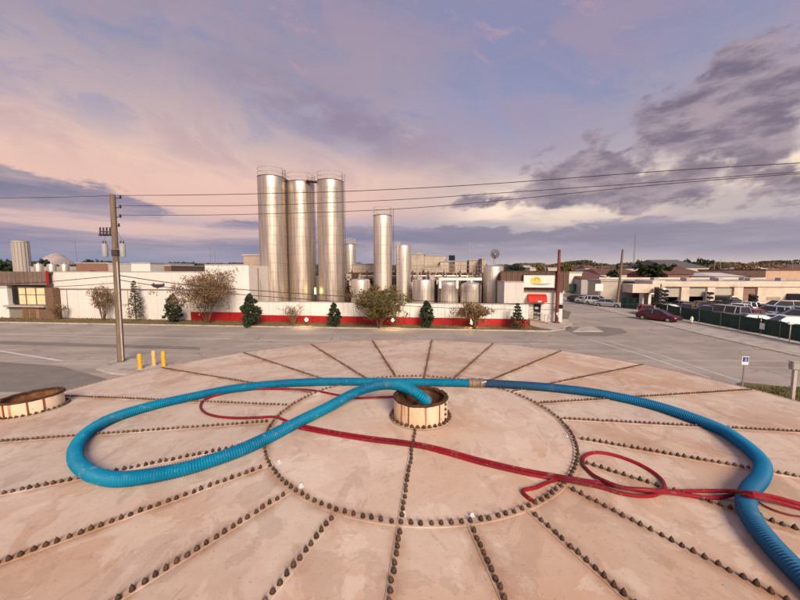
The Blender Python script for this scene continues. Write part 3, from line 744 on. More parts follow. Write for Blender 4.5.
mb = MB(); mb.box(u_(10), u_(18.6), -.3, -.25, zs + .1, zw1 - .2); mb.build('dark_window', m_black, t)
mb = MB(); mb.box(u_(7), u_(47.5), -1.1, -.3, zs - .25, zs - .02); mb.build('sill', m_cap, t)
mb = MB(); mb.box(u_(8) + .05, u_(21), -.55, 0, 0, zs - .27); mb.build('grey_stall_riser', mat('weathered_grey', (.25, .22, .2), .8), t)
mb = MB(); mb.box(u_(21), u_(39), -.7, -.05, 0, zs - .27); mb.build('door_panel', mat('orange_brown_timber', (.30, .17, .10), .8, stretch=(6, 1, 1)), t)
mb = MB(); mb.box(u_(39), u_(47), -.65, 0, 0, zs - .27); mb.box(u_(47), u_(55), -.8, 0, 0, zw1 - .2); mb.build('brick_pier', m_brick, t)
for k, px in enumerate((23, 30)):
    mb = MB(); mb.box(u_(px), u_(px) + .8, -.76, -.7, .1, zs - .6); mb.build('door_leaf', m_brick, t)

# ================================================================= SILOS AND TANKS
def steel_mat(name, c, rough, dirtc):
    m = D.materials.new(name); m.use_nodes = True; t = NT(m.node_tree); b = t.n['Principled BSDF']
    tcn = t.node('ShaderNodeTexCoord'); co = tcn.outputs['Object']
    st = t.noise(t.vmul(co, (1, 1, .03)), 5, 5, .65)
    cc = t.mix(t.smooth(st, .38, .62), tuple(x * .70 for x in c) + (1,), tuple(c) + (1,))
    bl = t.noise(t.vmul(co, (1, 1, .5)), .6, 4, .6)
    cc = t.mix(t.math('MULTIPLY', t.smooth(bl, .5, .7), .3), cc, tuple(dirtc) + (1,))
    t.put(b.inputs['Base Color'], cc); b.inputs['Metallic'].default_value = .82
    t.put(b.inputs['Roughness'], t.smooth(st, .3, .7, rough, rough + .12))
    bn = t.node('ShaderNodeBump'); bn.inputs['Strength'].default_value = .12; bn.inputs['Distance'].default_value = .02
    t.put(bn.inputs['Height'], t.noise(t.vmul(co, (1, 1, .6)), 2, 4, .6)); t.l.new(bn.outputs[0], b.inputs['Normal'])
    return m
m_sil = steel_mat('brushed_stainless', (.66, .565, .49), .36, (.44, .34, .27))
m_sil2 = steel_mat('pale_stainless', (.80, .71, .63), .42, (.60, .50, .42))
m_rail = mat('pale_railing', (.55, .5, .47), .5, .4)
def silo(name, label, px0, px1, topy, Y, m, band=1.25, rail=True, lid='dome', cat='silo', group=None, z0=0.0, refy=None):
    c = at((px0 + px1) / 2, refy or topy, Y); r = (px1 - px0) / 2 / FPX * Y * 1.0; H = at((px0 + px1) / 2, topy, Y - r).z
    t = thing(name, label, cat, (c.x, Y, 0), 0, group)
    prof = [(r, z0)]; z = z0 + band
    while z < H - band * .6:
        prof += [(r, z - .03), (r + .022, z - .012), (r + .022, z + .012), (r, z + .03)]; z += band
    prof += [(r, H - .12), (r * .985, H - .04)]
    mb = MB(); mb.lathe(prof, 40, cap=False); mb.build('body', m, t, smooth=True, ang=25)
    hh = {'dome': .16, 'cone': .32, 'flat': .06}[lid] * r
    mb = MB()
    if lid == 'cone': pr = [(r * .985, H - .04), (r * .9, H + hh * .3), (r * .2, H + hh), (r * .19, H + hh + .35), (.02, H + hh + .4)]
    else: pr = [(r * .985, H - .04)] + [(r * .985 * math.cos(a), H - .04 + hh * math.sin(a)) for a in (.3, .6, .9, 1.2, 1.5)]
    mb.lathe(pr, 32, cap=False); mb.build('roof_dome', m, t, smooth=True)
    if rail:
        mb = MB(); n = 16; rr = r * .97; zb = H + .02
        mb.lathe([(rr - .45, zb - .06), (rr - .45, zb + .02), (rr + .06, zb + .02), (rr + .06, zb - .06)], 32, cap=False); mb.build('catwalk_ring', m_darkst, t)
        mb = MB()
        for k in range(n):
            a = 2 * PI * k / n; mb.tube([(rr * math.cos(a), rr * math.sin(a), zb), (rr * math.cos(a), rr * math.sin(a), zb + 1.1)], .028, 5)
        for h in (.55, 1.1):
            pts = [(rr * math.cos(2 * PI * k / 32), rr * math.sin(2 * PI * k / 32), zb + h) for k in range(33)]; mb.tube(pts, .026, 5)
        mb.build('railing', m_rail, t)
    return t, c.x, r, H
G1 = 'tall steel silos'
s1 = silo('silo', 'leftmost of the three tallest stainless silos', 258.2, 284.2, 174.5, 49, m_sil, group=G1)
s2 = silo('silo', 'middle one of the three tallest stainless silos, set slightly back', 286.2, 313.2, 180, 51, m_sil, group=G1)
s3 = silo('silo', 'rightmost of the three tallest stainless silos', 317.3, 343.2, 178.5, 49, m_sil, group=G1)
s4 = silo('silo', 'slender mid-height silo with rooftop rails standing alone behind the big olive bush', 373.4, 391.8, 214.5, 49.5, m_sil2, group=G1)
s5 = silo('silo', 'shorter slim silo just right of the slender railed one', 396.2, 410.8, 245, 49, m_sil2, rail=False, group=G1, band=1.6)
s6 = silo('silo', 'distant slim silo peeping out right of the three tallest ones', 344.4, 355.5, 244, 66, m_sil2, rail=True, group=G1, band=2)
G2 = 'short process tanks'
silo('process_tank', 'short tank in the gap between the tall trio and the slender silo', 351, 369.8, 280, 46.5, m_sil2, rail=False, cat='tank', group=G2, lid='dome')
silo('process_tank', 'short pale tank behind the dark shrub right of the slim silo', 412.6, 434.5, 280, 46.5, m_sil2, rail=False, cat='tank', group=G2, lid='flat')
silo('process_tank', 'partly hidden tank squeezed between the slim silo and the short pale tank', 407.5, 418, 282, 50.5, m_sil2, rail=False, cat='tank', group=G2, lid='flat')
silo('process_tank', 'short tank under a white pipe frame with a reddish steel top', 437.6, 458.3, 282.5, 46.5, m_sil2, rail=False, cat='tank', group=G2, lid='dome')
silo('process_tank', 'short cone-lidded tank with a small top nozzle above the brown bush', 460.6, 481.3, 285, 46, m_sil2, rail=False, cat='tank', group=G2, lid='cone')
s7 = silo('process_tank', 'taller upright tank beside the white container, windmill above it', 483.6, 502.8, 266.5, 47, m_sil2, rail=False, cat='tank', group=G2, lid='dome', band=1.7)
# ladders and risers as parts of silos
def ladder(t, x, y, z0, z1, m=m_rail):
    mb = MB(); mb.tube([(x - .2, y, z0), (x - .2, y, z1)], .025, 5); mb.tube([(x + .2, y, z0), (x + .2, y, z1)], .025, 5)
    z = z0
    while z < z1: mb.bar((x - .2, y, z), (x + .2, y, z), .03, .03); z += .35
    mb.build('ladder', m, t)
for s in (s1, s2, s3, s4): ladder(s[0], s[2] + .02, -.35, 2.2, s[3] + 1.0, m_darkst)
ladder(s5[0], -s5[2] * .7, -s5[2] * .8, 2.5, s5[3] + .5)
# walkways between the tops
for a_, b_, lb in ((s1, s2, 'dark steel walkway linking the tops of the left and middle tall silos'), (s2, s3, 'dark steel walkway linking the tops of the middle and right tall silos')):
    xa, xb = a_[1] + a_[2] * .7, b_[1] - b_[2] * .7; za, zb = a_[3] + .02, b_[3] + .1
    t = thing('walkway', lb, 'walkway', (xa, 49.5, za), 0, 'silo top walkways')
    dX, dZ = xb - xa, zb - za
    mb = MB(); mb.bar((0, 0, 0), (dX, .3, dZ), .9, .16); mb.build('deck', m_darkst, t)
    mb = MB()
    for yy in (-.45, .5):
        for h in (.55, 1.1): mb.tube([(0, yy, h), (dX, yy + .3, dZ + h)], .028, 5)
        for k in range(5): f = k / 4; mb.tube([(dX * f, yy + .3 * f, dZ * f), (dX * f, yy + .3 * f, dZ * f + 1.1)], .028, 5)
    mb.build('railing', m_rail, t)
# yellow work light in the gap
def glow(name, m_c, strg):
    return mat(name, (.9, .8, .6), .4, emit=m_c, estr=strg, var=0)
p = at(315.3, 291, 48); t = thing('wall_light', 'yellow work light glowing in the gap left of the rightmost tall silo', 'light', p)
MB().lathe([(.02, -.5), (.13, -.45), (.13, .45), (.02, .5)], 10).build('tube_lamp', glow('yellow_lamp', (1, .6, .06), 1.6), t)
MB().box(-.16, .16, .12, .2, -.6, .6).build('back_plate', m_darkst, t)
lp = D.lights.new('work_light', 'POINT'); lp.energy = 45; lp.color = (1, .7, .2); lp.shadow_soft_size = .15
lo = D.objects.new('work_light', lp); col.objects.link(lo); lo.location = (p.x, p.y - .35, p.z)

# ---- process building and pipework behind the tanks
t = thing('process_building', 'dark steel-framed process building behind the short tanks', 'building', F.o, F.rz)
off = 14
def fx(px, py, o=off): return F.uz(px, py, o)
xa, xb = fx(343, 280)[0], fx(503, 280)[0]; zt_ = fx(420, 272.5)[1]
MB().box(xa, xb, off, off + 16, 0, zt_).build('wall', m_darkst, t)
m_rusty = mat('reddish_primer_steel', (.20, .075, .05), .75, var=.3, scale=3)
for k in range(12):
    u = xa + (xb - xa) * (k + .3) / 12; MB().box(u, u + .35, off - .5, off - .1, 0, zt_ - .2).build('column', m_rusty if k % 3 == 0 else m_tan, t)
for z in (2.5, 4.6): MB().box(xa, xb, off - .55, off - .12, z, z + .22).build('beam', m_rusty, t)
mb = MB()
for k in range(60):
    u = xa + (xb - xa) * k / 59.; mb.tube([(u, off - .3, zt_), (u, off - .3, zt_ + 1.1)], .03, 4)
for h in (.55, 1.1): mb.tube([(xa, off - .3, zt_ + h), (xb, off - .3, zt_ + h)], .035, 4)
mb.build('roof_railing', m_tan, t)
m_beige = mat('beige_cladding', (.52, .44, .37), .75, var=.1, scale=1, rnd=.08, dirt=(.36, .28, .22), dscale=.8)
m_hvac = mat('grey_hvac', (.45, .42, .40), .6, .2, scale=2)
for (p0, p1, y0, y1, o, lb) in ((352, 373.5, 264.5, 286, 16, None), (411, 424, 254.5, 272, 19, None), (422, 446, 256, 274, 22, None), (424, 440, 267, 273.5, 15.5, None), (449, 467, 261.5, 272, 20, None), (469, 482, 260.5, 273, 21, None), (482, 486, 259, 273, 18, None), (440, 449, 262, 275, 18, None)):
    a, zz = F.uz(p0, y0, o); b = F.uz(p1, y0, o)[0]; zb = F.uz(p0, y1, o)[1]
    mb = MB(); mb.box(a, b, o, o + 5, zt_ - .5, zz, bev=.06)
    ob = mb.build('rooftop_unit', m_beige, t)
    mb = MB(); mb.box(a - .1, b + .1, o - .1, o + 5.1, zz, zz + .14)
    nn = max(2, int((b - a) / .9))
    for k in range(1, nn): mb.box(a + (b - a) * k / nn - .03, a + (b - a) * k / nn + .03, o - .05, o - .003, zt_, zz - .02)
    mb.build('trim', m_cap, ob)
a, zz = F.uz(449, 255.3, 20); b = F.uz(455, 255, 20)[0]
MB().box(a, b, 20, 22, zt_, zz, bev=.05).build('dark_vent', m_black, t)
a, zz = F.uz(418, 251.8, 20)
MB().lathe([(1.1, zt_), (1.1, zz - .5), (.9, zz - .2), (.3, zz), (0, zz)], 20, c=(a, 21, 0), cap=False).build('round_vent', m_hvac, t, smooth=True)
# pipe runs
t = thing('pipe_rack', 'pipe bridge of parallel pipes running above the short tanks', 'pipework', F.o, F.rz)
o = 11.2
xa, xb = F.uz(345, 276, o)[0], F.uz(500, 276, o)[0]; zp = F.uz(420, 276, o)[1]
rr = random.Random(11)
for k in range(5):
    mb = MB(); zz = zp + rr.uniform(-.5, .6); yy = o + k * .35; x0 = xa + rr.uniform(0, 4); x1 = xb - rr.uniform(0, 5)
    pts = [(x0, yy, zz - 1.6), (x0, yy, zz - .15), (x0 + .15, yy, zz), (x1 - .15, yy, zz), (x1, yy, zz - .15), (x1, yy, zz - 2.2)]
    mb.tube(pts, .085 if k % 2 else .12, 8); mb.build('pipe', (m_sil2, m_rail, m_white, m_rusty, m_sil2)[k], t, smooth=True)
for k in range(10):
    u = xa + (xb - xa) * (k + .5) / 10; mb = MB(); mb.box(u - .09, u + .09, o - .3, o - .12, 0, zp + .8); mb.box(u - .09, u + .09, o - .12, o + 1.6, zp - .75, zp - .6)
    mb.build('post', m_darkst, t)
mb = MB()
for k in range(70):
    u = xa + rr.random() * (xb - xa); z0 = zp - rr.uniform(.2, 2.6); mb.tube([(u, o - .2, z0), (u, o - .2, z0 + rr.uniform(.5, 1.5)), (u + rr.choice((-.5, .5)), o - .2, z0 + rr.uniform(1.3, 1.6))], .055, 5)
    if k % 3 == 0: mb.box(u, u + rr.uniform(.4, .9), o - .6, o, z0, z0 + rr.uniform(.4, .8))
mb.build('valves', m_rail, t)
t = thing('pipe_bridge', 'white painted pipe frame bridging over the red-topped short tank', 'pipework', F.o, F.rz)
o = 3.6; a, za = F.uz(439, 279, o); b, _ = F.uz(482, 279, o); m0 = F.uz(457.5, 279, o)[0]
MB().box(a, b, o, o + .35, za - .18, za + .18).build('beam', m_white2, t)
for u in (a + .15, m0): MB().box(u - .15, u + .15, o - .02, o + .33, za - 1.2, za - .19).build('drop_leg', m_white2, t)
for u in (a + .15, b - .2): MB().box(u - .1, u + .1, o + .36, o + .56, 0, za).build('post', m_darkst, t)
# white container building at the end
t = thing('white_container', 'white ribbed container standing between the upright tank and the office', 'container', F.o, F.rz)
o = 1.6; a, zc = F.uz(504.3, 282.3, o); b = F.uz(524, 282, o)[0]
panel_wall(t, a, b, 0, zc, (b - a) / 4, m_white, ribs=4, d=o)
MB().box(a, b, o + .08, o + 5, 0, zc - .02).build('body', m_white, t)
MB().box(a - .03, b + .03, o - .06, o + 5.05, zc, zc + .1).build('top_rail', m_cap, t)

# windmill above the upright tank
p = at(494.5, 254, 50); zb = at(494.5, 268, 50).z; zb0 = 4.0
t = thing('windmill', 'small round-bladed metal windmill on a pale lattice stand above the upright tank', 'windmill', (p.x, p.y, 0))
mb = MB(); hh = p.z
for k in range(4):
    a = PI / 4 + k * PI / 2; mb.tube([(.75 * math.cos(a), .75 * math.sin(a), 0), (.08 * math.cos(a), .08 * math.sin(a), hh - .2)], .04, 5)
for i in range(7):
    z0, z1 = i * hh / 7, (i + 1) * hh / 7; r0 = .75 - .67 * z0 / hh; r1 = .75 - .67 * z1 / hh
    for k in range(4):
        a = PI / 4 + k * PI / 2; a2 = a + PI / 2
        mb.tube([(r0 * math.cos(a), r0 * math.sin(a), z0), (r1 * math.cos(a2), r1 * math.sin(a2), z1)], .02, 4)
        mb.tube([(r0 * math.cos(a), r0 * math.sin(a), z0), (r0 * math.cos(a2), r0 * math.sin(a2), z0)], .02, 4)
mb.build('lattice_stand', m_rail, t)
mblade = MB()
for k in range(1):
    mblade.add([(.14, 0, -.03), (.60, .04, -.07), (.60, -.03, .07), (.14, 0, .03)], [(0, 1, 2, 3)])
bl = mblade.build('blade', m_darkst, t)
for k in range(14):
    a = 2 * PI * k / 14
    o = bl if k == 0 else part('blade', bl.data, t)
    o.location = (0, -.25, hh); o.rotation_euler = (0, a, 0)
mb = MB(); mb.tube([(0, -.32, hh), (0, .3, hh)], .07, 10); mb.build('hub', m_rail, t)
MB().tube([(.63 * math.cos(2 * PI * k / 24), -.25, hh + .63 * math.sin(2 * PI * k / 24)) for k in range(25)], .025, 5).build('rim', m_darkst, t)
MB().add([(0, .3, hh - .03), (0, 1.2, hh - .3), (0, 1.2, hh + .3), (0, .3, hh + .03), (.02, .3, hh - .03), (.02, 1.2, hh - .3), (.02, 1.2, hh + .3), (.02, .3, hh + .03)], [(0, 1, 2, 3), (4, 5, 6, 7), (1, 2, 6, 5)]).build('tail_vane', m_darkst, t)

# ================================================================= OFFICE
FO = Front(gp(526, 322.0), gp(563, 323.2))
t = thing('office', 'small white office with a sun-logo board, red awning and brown upper fascia', 'building', FO.o, FO.rz)
a = FO.uz(523.5, 300)[0]; b = FO.uz(562.8, 300)[0]; zf = FO.uz(545, 289.5)[1]
dl, dr = FO.uz(533, 310)[0], FO.uz(541, 310)[0]; dt = FO.uz(537, 303.5)[1]
zfl = .12
mb = MB(); mb.box(a, dl, 0, 9, 0, zf); mb.box(dr, b, 0, 9, 0, zf); mb.box(dl, dr, 0, 9, dt, zf); mb.box(dl, dr, .25, 9, 0, dt); mb.build('wall', m_white2, t)
MB().box(dl + .04, dr - .04, .12, .17, .5, dt - .04).build('door', mat('dark_door', (.025, .018, .02), .3), t)
mb = MB()
for q in ((dl, dl + .07), (dr - .07, dr)): mb.box(q[0], q[1], -.03, .2, 0, dt)
mb.box(dl + .07, dr - .07, -.03, .2, dt - .07, dt); mb.build('door_frame', m_cap, t)
q0, q1 = FO.uz(535, 309), FO.uz(538.5, 307)
MB().box(q0[0], q1[0], .09, .118, q0[1], q1[1]).build('door_notice', m_white2, t)
ox = -.45
a2, zt2 = FO.uz(501, 271.8, ox + .0); b2 = FO.uz(569.5, 272, ox)[0]; zb2 = FO.uz(560, 290.8, ox)[1]
n = 12; wd = (b2 - a2) / n
mb = MB(); mb.box(.015, wd - .015, ox, ox + .1, zb2, zt2)
for k in range(3): mb.box(wd * (k + .5) / 3 - .03, wd * (k + .5) / 3 + .03, ox - .04, ox - .001, zb2, zt2)
o = mb.build('fascia_panel', m_brown, t, loc=(a2, 0, 0))
for k in range(1, n): part('fascia_panel', o.data, t, (a2 + wd * k, 0, 0))
mb = MB(); mb.box(a2, b2, ox + .12, 9.5, zb2 + .02, zt2 - .05); mb.build('roof', m_brown, t)
MB().box(a2 - .05, b2 + .05, ox - .06, ox + .3, zt2, zt2 + .12).build('fascia_cap', m_darkst, t)
# sign board
m_signw = mat('white_sign_face', (.78, .76, .72), .5, var=.03)
s0, sz1 = FO.uz(523.9, 275, ox - .3); s1_, sz0 = FO.uz(554.6, 287.6, ox - .3)
MB().box(s0, s1_, ox - .3, ox - .15, sz0, sz1).build('sign_board', m_signw, t)
mb = MB(); fr = .09
for (x0_, x1_, z0_, z1_) in ((s0 - fr, s1_ + fr, sz1, sz1 + fr), (s0 - fr, s1_ + fr, sz0 - fr, sz0), (s0 - fr, s0, sz0, sz1), (s1_, s1_ + fr, sz0, sz1)): mb.box(x0_, x1_, ox - .36, ox - .12, z0_, z1_)
mb.build('sign_frame', m_darkst, t)
def disc(mb, cx, cz, r0, r1, d, n=28, a0=0, a1=2 * PI, ex=1.0, th=.012):
    vs = []
    for k in range(n + 1):
        a = a0 + (a1 - a0) * k / n
        for r in (r0, r1): vs.append((cx + r * ex * math.cos(a), d, cz + r * math.sin(a)))
    mb.add(vs, [(2 * k, 2 * k + 1, 2 * k + 3, 2 * k + 2) for k in range(n)])
lx, lz = FO.uz(536.3, 279.8, ox - .3)
mb = MB(); disc(mb, lx - .05, lz - .15, 0, .52, ox - .304, ex=1.25); mb.build('yellow_sun', mat('yellow_print', (.80, .62, .16), .5, var=.1, scale=2), t)
mb = MB(); disc(mb, lx + .08, lz, .16, .30, ox - .309, a0=-.3, a1=PI + .5); mb.build('orange_arc', mat('ochre_print', (.55, .32, .08), .5), t)
mb = MB()
vs = []; n = 16
for k in range(n + 1):
    f = k / n; x = lx - .7 + 2.4 * f; zc_ = lz - .42 - .10 * math.sin(PI * f) ; h = .13 * math.sin(PI * f) ** .7 + .01; vs += [(x, ox - .314, zc_ - h), (x, ox - .314, zc_ + h * .5)]
mb.add(vs, [(2 * k, 2 * k + 1, 2 * k + 3, 2 * k + 2) for k in range(n)]); mb.build('grey_swoosh', mat('grey_print', (.42, .42, .45), .5, var=.2, scale=5), t)
# awning
aw0, az1 = FO.uz(528.8, 296.5, -1.1); aw1, az0 = FO.uz(547.3, 302.6, -1.1)
m_awn = mat('red_awning', (.62, .035, .02), .6, var=.12, scale=3)
mb = MB(); zt3 = az1 + .25
mb.add([(aw0, -1.1, az0), (aw1, -1.1, az0), (aw1, -1.1, az0 + .22), (aw0, -1.1, az0 + .22), (aw0, -.75, az1), (aw1, -.75, az1), (aw0, -.01, zt3), (aw1, -.01, zt3), (aw0, -.01, az0), (aw1, -.01, az0)],
       [(0, 1, 2, 3), (3, 2, 5, 4), (4, 5, 7, 6), (0, 3, 4, 6, 8), (1, 9, 7, 5, 2)]); aw = mb.build('awning', m_awn, t)
q0, q1 = FO.uz(538, 302.3, -1.1), FO.uz(541.5, 300.8, -1.1)
MB().box(q0[0], q1[0], -1.112, -1.102, az0 + .02, az0 + .2).build('white_panel', m_white2, aw)
MB().box(aw0 + .3, aw1 - .3, -1.105, -1.101, az0 + .21, az0 + .215).build('hem', m_white2, aw)
# ramp with rails
t = thing('entrance_ramp', 'concrete entrance ramp with grey pipe handrails outside the office door', 'ramp', FO.o, FO.rz)
r0, r1 = FO.uz(530, 318, -2.5)[0], FO.uz(551, 318, -2.5)[0]
mb = MB(); mb.add([(r0, -2.6, 0), (r1, -2.6, 0), (r0, -.02, 0), (r1, -.02, 0), (r0, -2.6, .55), (r1, -2.6, .1), (r0, -.02, .55), (r1, -.02, .1)],
                  [(0, 1, 5, 4), (4, 5, 7, 6), (0, 4, 6, 2), (1, 3, 7, 5)]); mb.build('ramp_slab', mat('pinkish_concrete', (.42, .30, .25), .85), t)
mb = MB()
for yy in (-2.5, -1.0):
    for h in (.5, 1.0): mb.tube([(r0, yy, .55 + h), (r1, yy, .1 + h)], .03, 6)
    for k in range(7):
        f = k / 6; x = r0 + (r1 - r0) * f; z = .55 - .45 * f; mb.tube([(x, yy, z), (x, yy, z + 1.0)], .028, 6)
mb.build('handrail', m_gal, t)
mb = MB(); mb.box(r0 - 1.3, r0 - .05, -2.2, -.3, .12, 1.15, bev=.06); o = mb.build('planter', m_redp); o['label'] = 'low red block beside the office ramp at the end of the wall'; o['category'] = 'planter'
# red steel pole
b = gp(556.5, 323.8); top = at(558.2, 249.5, b.y).z
t = thing('sign_pole', 'tall brick-red steel pole in front of the white office corner', 'pole', (b.x, b.y, .1))
m_rp = mat('brick_red_pole', (.19, .055, .04), .7, var=.25, scale=2)
mb = MB(); mb.lathe([(.30, 0), (.28, .15), (.215, .2), (.215, top * .55), (.18, top * .56), (.16, top - .2), (.12, top - .1), (.02, top - .1)], 14, cap=False); mb.build('pole', m_rp, t, smooth=True)
MB().box(.27, .62, -.2, .15, 1.75, 2.25, bev=.03).build('meter_box', m_black, t)
MB().box(-.03, .05, -.30, -.262, .75, 1.35).box(-.18, .18, -.3, -.268, 1.0, 1.3).build('white_tag', m_white2, t)
MB().lathe([(.42, 0), (.42, .12), (.34, .14)], 12).build('base_plate', m_rp, t)

# ================================================================= UTILITY POLES AND WIRES
def wood_pole(label, b, top, r0, r1, lean=0.0):
    t = thing('utility_pole', label, 'utility pole', (b.x, b.y, 0), 0, 'wooden utility poles')
    mb = MB(); mb.tube([(0, 0, 0), (lean * .5, 0, top * .5), (lean, 0, top)], [r0, (r0 + r1) / 2, r1], 12); mb.build('pole', mat('weathered_pole_wood', (.24, .175, .125), .95, var=.3, scale=4, stretch=(3, 3, .2), bump_=.6, bscale=20), t, smooth=True, ang=60)
    return t
b = gp(121.3, 363); PY = b.y; ptop = at(112.5, 194.5, PY); ln = ptop.x - b.x
t = wood_pole('tall wooden utility pole with two grey transformers on the left island', b, ptop.z, .21, .165, ln)
def pl_(px, py, d=0.0): q = at(px, py, PY + d); return Vector((q.x - b.x, q.y - b.y, q.z))
m_ins = mat('dark_insulator', (.06, .045, .05), .4)
m_trf = mat('transformer_grey', (.42, .42, .44), .5, var=.08)
for (px, py) in ((104.7, 251.5), (122.3, 250.5)):
    c = pl_(px, 246, -.1); zt = pl_(px, 244.5).z; zb = pl_(px, 257).z
    mb = MB(); mb.lathe([(.02, zb - .02), (.14, zb), (.165, zb + .05), (.165, zt - .06), (.18, zt - .05), (.18, zt), (.13, zt + .05), (.02, zt + .07)], 18, c=(c.x, c.y, 0)); tr = mb.build('transformer', m_trf, t, smooth=True)
    for q in (-.09, .09): MB().lathe([(.035, zt + .04), (.05, zt + .08), (.03, zt + .12), (.05, zt + .16), (.025, zt + .22), (.01, zt + .28)], 8, c=(c.x + q, c.y, 0)).build('bushing', m_ins, tr)
    MB().box(min(0, c.x) , max(0, c.x), c.y + .02, c.y + .08, zt - .35, zt - .28).build('bracket', m_gal, tr)
    wt = c + Vector((0, 0, 0)); mb = MB(); mb.tube([(c.x, c.y, zt + .25), (c.x * .8, c.y, zt + .6), (c.x * .5, c.y, zt + 1.1)], .012, 4); mb.build('jumper', m_ins, tr)
MB().tube([(.22, -.12, .2), (.20 + ln * .45, -.12, pl_(118, 262).z)], .05, 8).build('conduit', mat('pale_conduit', (.50, .44, .40), .5), t)
for (px, py) in ((119.5, 197), (119.5, 206.5), (119.5, 216), (118, 225)):
    q = pl_(px, py); x0 = ln * q.z / ptop.z
    mb = MB(); mb.tube([(x0, 0, q.z - .1), (q.x, 0, q.z - .06)], .03, 6); mb.lathe([(.03, -.1), (.075, -.06), (.04, -.02), (.075, .02), (.04, .06), (.06, .1), (.02, .14)], 8, c=(q.x + .06, 0, q.z - .02)); mb.build('insulator', m_ins, t, smooth=True)
mb = MB(); q = pl_(100, 231.5); x0 = ln * q.z / ptop.z
mb.tube([(x0, 0, q.z - .05), (q.x, 0, q.z)], .04, 6)
for k in range(4):
    xx = q.x + k * .22; mb.tube([(xx, 0, q.z - .22), (xx + .03, 0, q.z + .28)], .05, 6); mb.box(xx - .06, xx + .07, -.06, .06, q.z - .3, q.z - .16)
mb.build('fuse_cutouts', m_ins, t)
z = pl_(118, 253).z; MB().lathe([(.215, z - .2), (.225, z - .18), (.225, z + .18), (.215, z + .2)], 12, c=(ln * z / ptop.z, 0, 0), cap=False).build('pole_band', m_ins, t)

b2_ = gp(617, 307.5); tz = at(622.8, 249.5, b2_.y)
t2 = wood_pole('bare leaning utility pole at the street corner beside the white cars', b2_, tz.z, .22, .16, tz.x - b2_.x)
MB().lathe([(.32, 0), (.32, .5), (.28, .55)], 10).build('base_marker', mat('pale_orange_wrap', (.5, .28, .2), .8), t2)

def wire(label, pts2d, plan_a, plan_b, r, name='power_line', grp='overhead lines', ext=None):
    a = Vector((plan_a.x, plan_a.y, 0)); bb = Vector((plan_b.x, plan_b.y, 0)); d = (bb - a).normalized(); n = Vector((-d.y, d.x, 0)); pts = []
    for (px, py) in pts2d:
        rr_ = ray(px, py); tt = (a - Vector((0, 0, CAMH))).dot(n) / rr_.dot(n); pts.append(Vector((0, 0, CAMH)) + rr_ * tt)
    if ext:
        dv = (pts[-1] - pts[-2]).normalized(); pts.append(pts[-1] + dv * ext)
    p = catmull(pts, 1.0); mb = MB(); mb.tube(p, r, 5); o = mb.build(name, mat('dark_cable', (.05, .04, .045), .6)); o['label'] = label; o['category'] = 'cable'; o['group'] = grp
pa = Vector((ptop.x, PY, 0)); pb = Vector((ptop.x + 40, PY - 8.2, 0))
wire('topmost overhead line rising to the upper right corner of the sky', [(117, 195.5), (190, 195), (260, 193.7), (344, 191.4), (420, 188), (500, 183.2), (580, 177.3), (640, 172.7), (720, 167.5), (800, 163)], pa, pb, .019, ext=14)
wire('second overhead line crossing in front of the three tallest silos', [(118, 205.5), (190, 206), (260, 205.2), (344, 202.2), (420, 198.5), (500, 193), (580, 187.5), (640, 183.3), (720, 177.5), (800, 171.8)], pa, pb, .017, ext=14)
wire('third overhead line passing just above the slender railed silo', [(118, 215), (190, 215.2), (260, 214), (344, 211.5), (420, 207.5), (500, 200.5), (580, 192.5), (640, 186.3), (720, 179.5), (800, 173.5)], pa, pb, .017, ext=14)
wire('overhead line running from the pole top to the left edge', [(112, 195.5), (60, 197.2), (0, 198)], pa, pa + Vector((-20, -2, 0)), .016, ext=12)
pr = gp(556.5, 323.8)
wire('upper slack cable crossing the warehouse and the white wall to the red pole', [(120, 275.5), (160, 281.5), (200, 286), (260, 290.8), (330, 295.5), (400, 299.5), (450, 302), (500, 303.3), (557, 303.6)], pa, pr, .03)
wire('lower slack cable crossing the warehouse and the white wall to the red pole', [(120, 280), (160, 286.5), (200, 291), (260, 296), (330, 301), (400, 305.5), (450, 308), (500, 309.3), (557, 309.6)], pa, pr, .026)
wire('upper slack cable left of the wooden pole', [(115, 276), (80, 279), (45, 282), (0, 284)], pa, pa + Vector((-20, 2, 0)), .024, ext=10)
wire('lower slack cable left of the wooden pole', [(116, 283), (80, 285.5), (45, 287), (0, 288)], pa, pa + Vector((-20, 2, 0)), .02, ext=10)
wire('cable running on from the red pole to the right along the street', [(557, 303.6), (640, 304), (800, 300)], pr, pr + Vector((30, 6, 0)), .02)
q = at(158, 286, PY + 3.1)
mb = MB(); mb.tube([(-.5, 0, .12), (-.3, 0, .02), (0, 0, 0), (.35, 0, .03), (.5, 0, .1)], [.05, .13, .15, .13, .05], 8); mb.tube([(-.35, 0, .25), (-.25, 0, 0)], .05, 6); mb.tube([(-.1, 0, .05), (-.05, 0, -.2)], .05, 6); mb.tube([(.45, 0, .22), (.4, 0, 0)], .05, 6)
o = mb.build('splice_box', m_ins, smooth=True); o.location = q; o['label'] = 'black cable splice case hanging on the slack cable in front of the warehouse'; o['category'] = 'splice case'

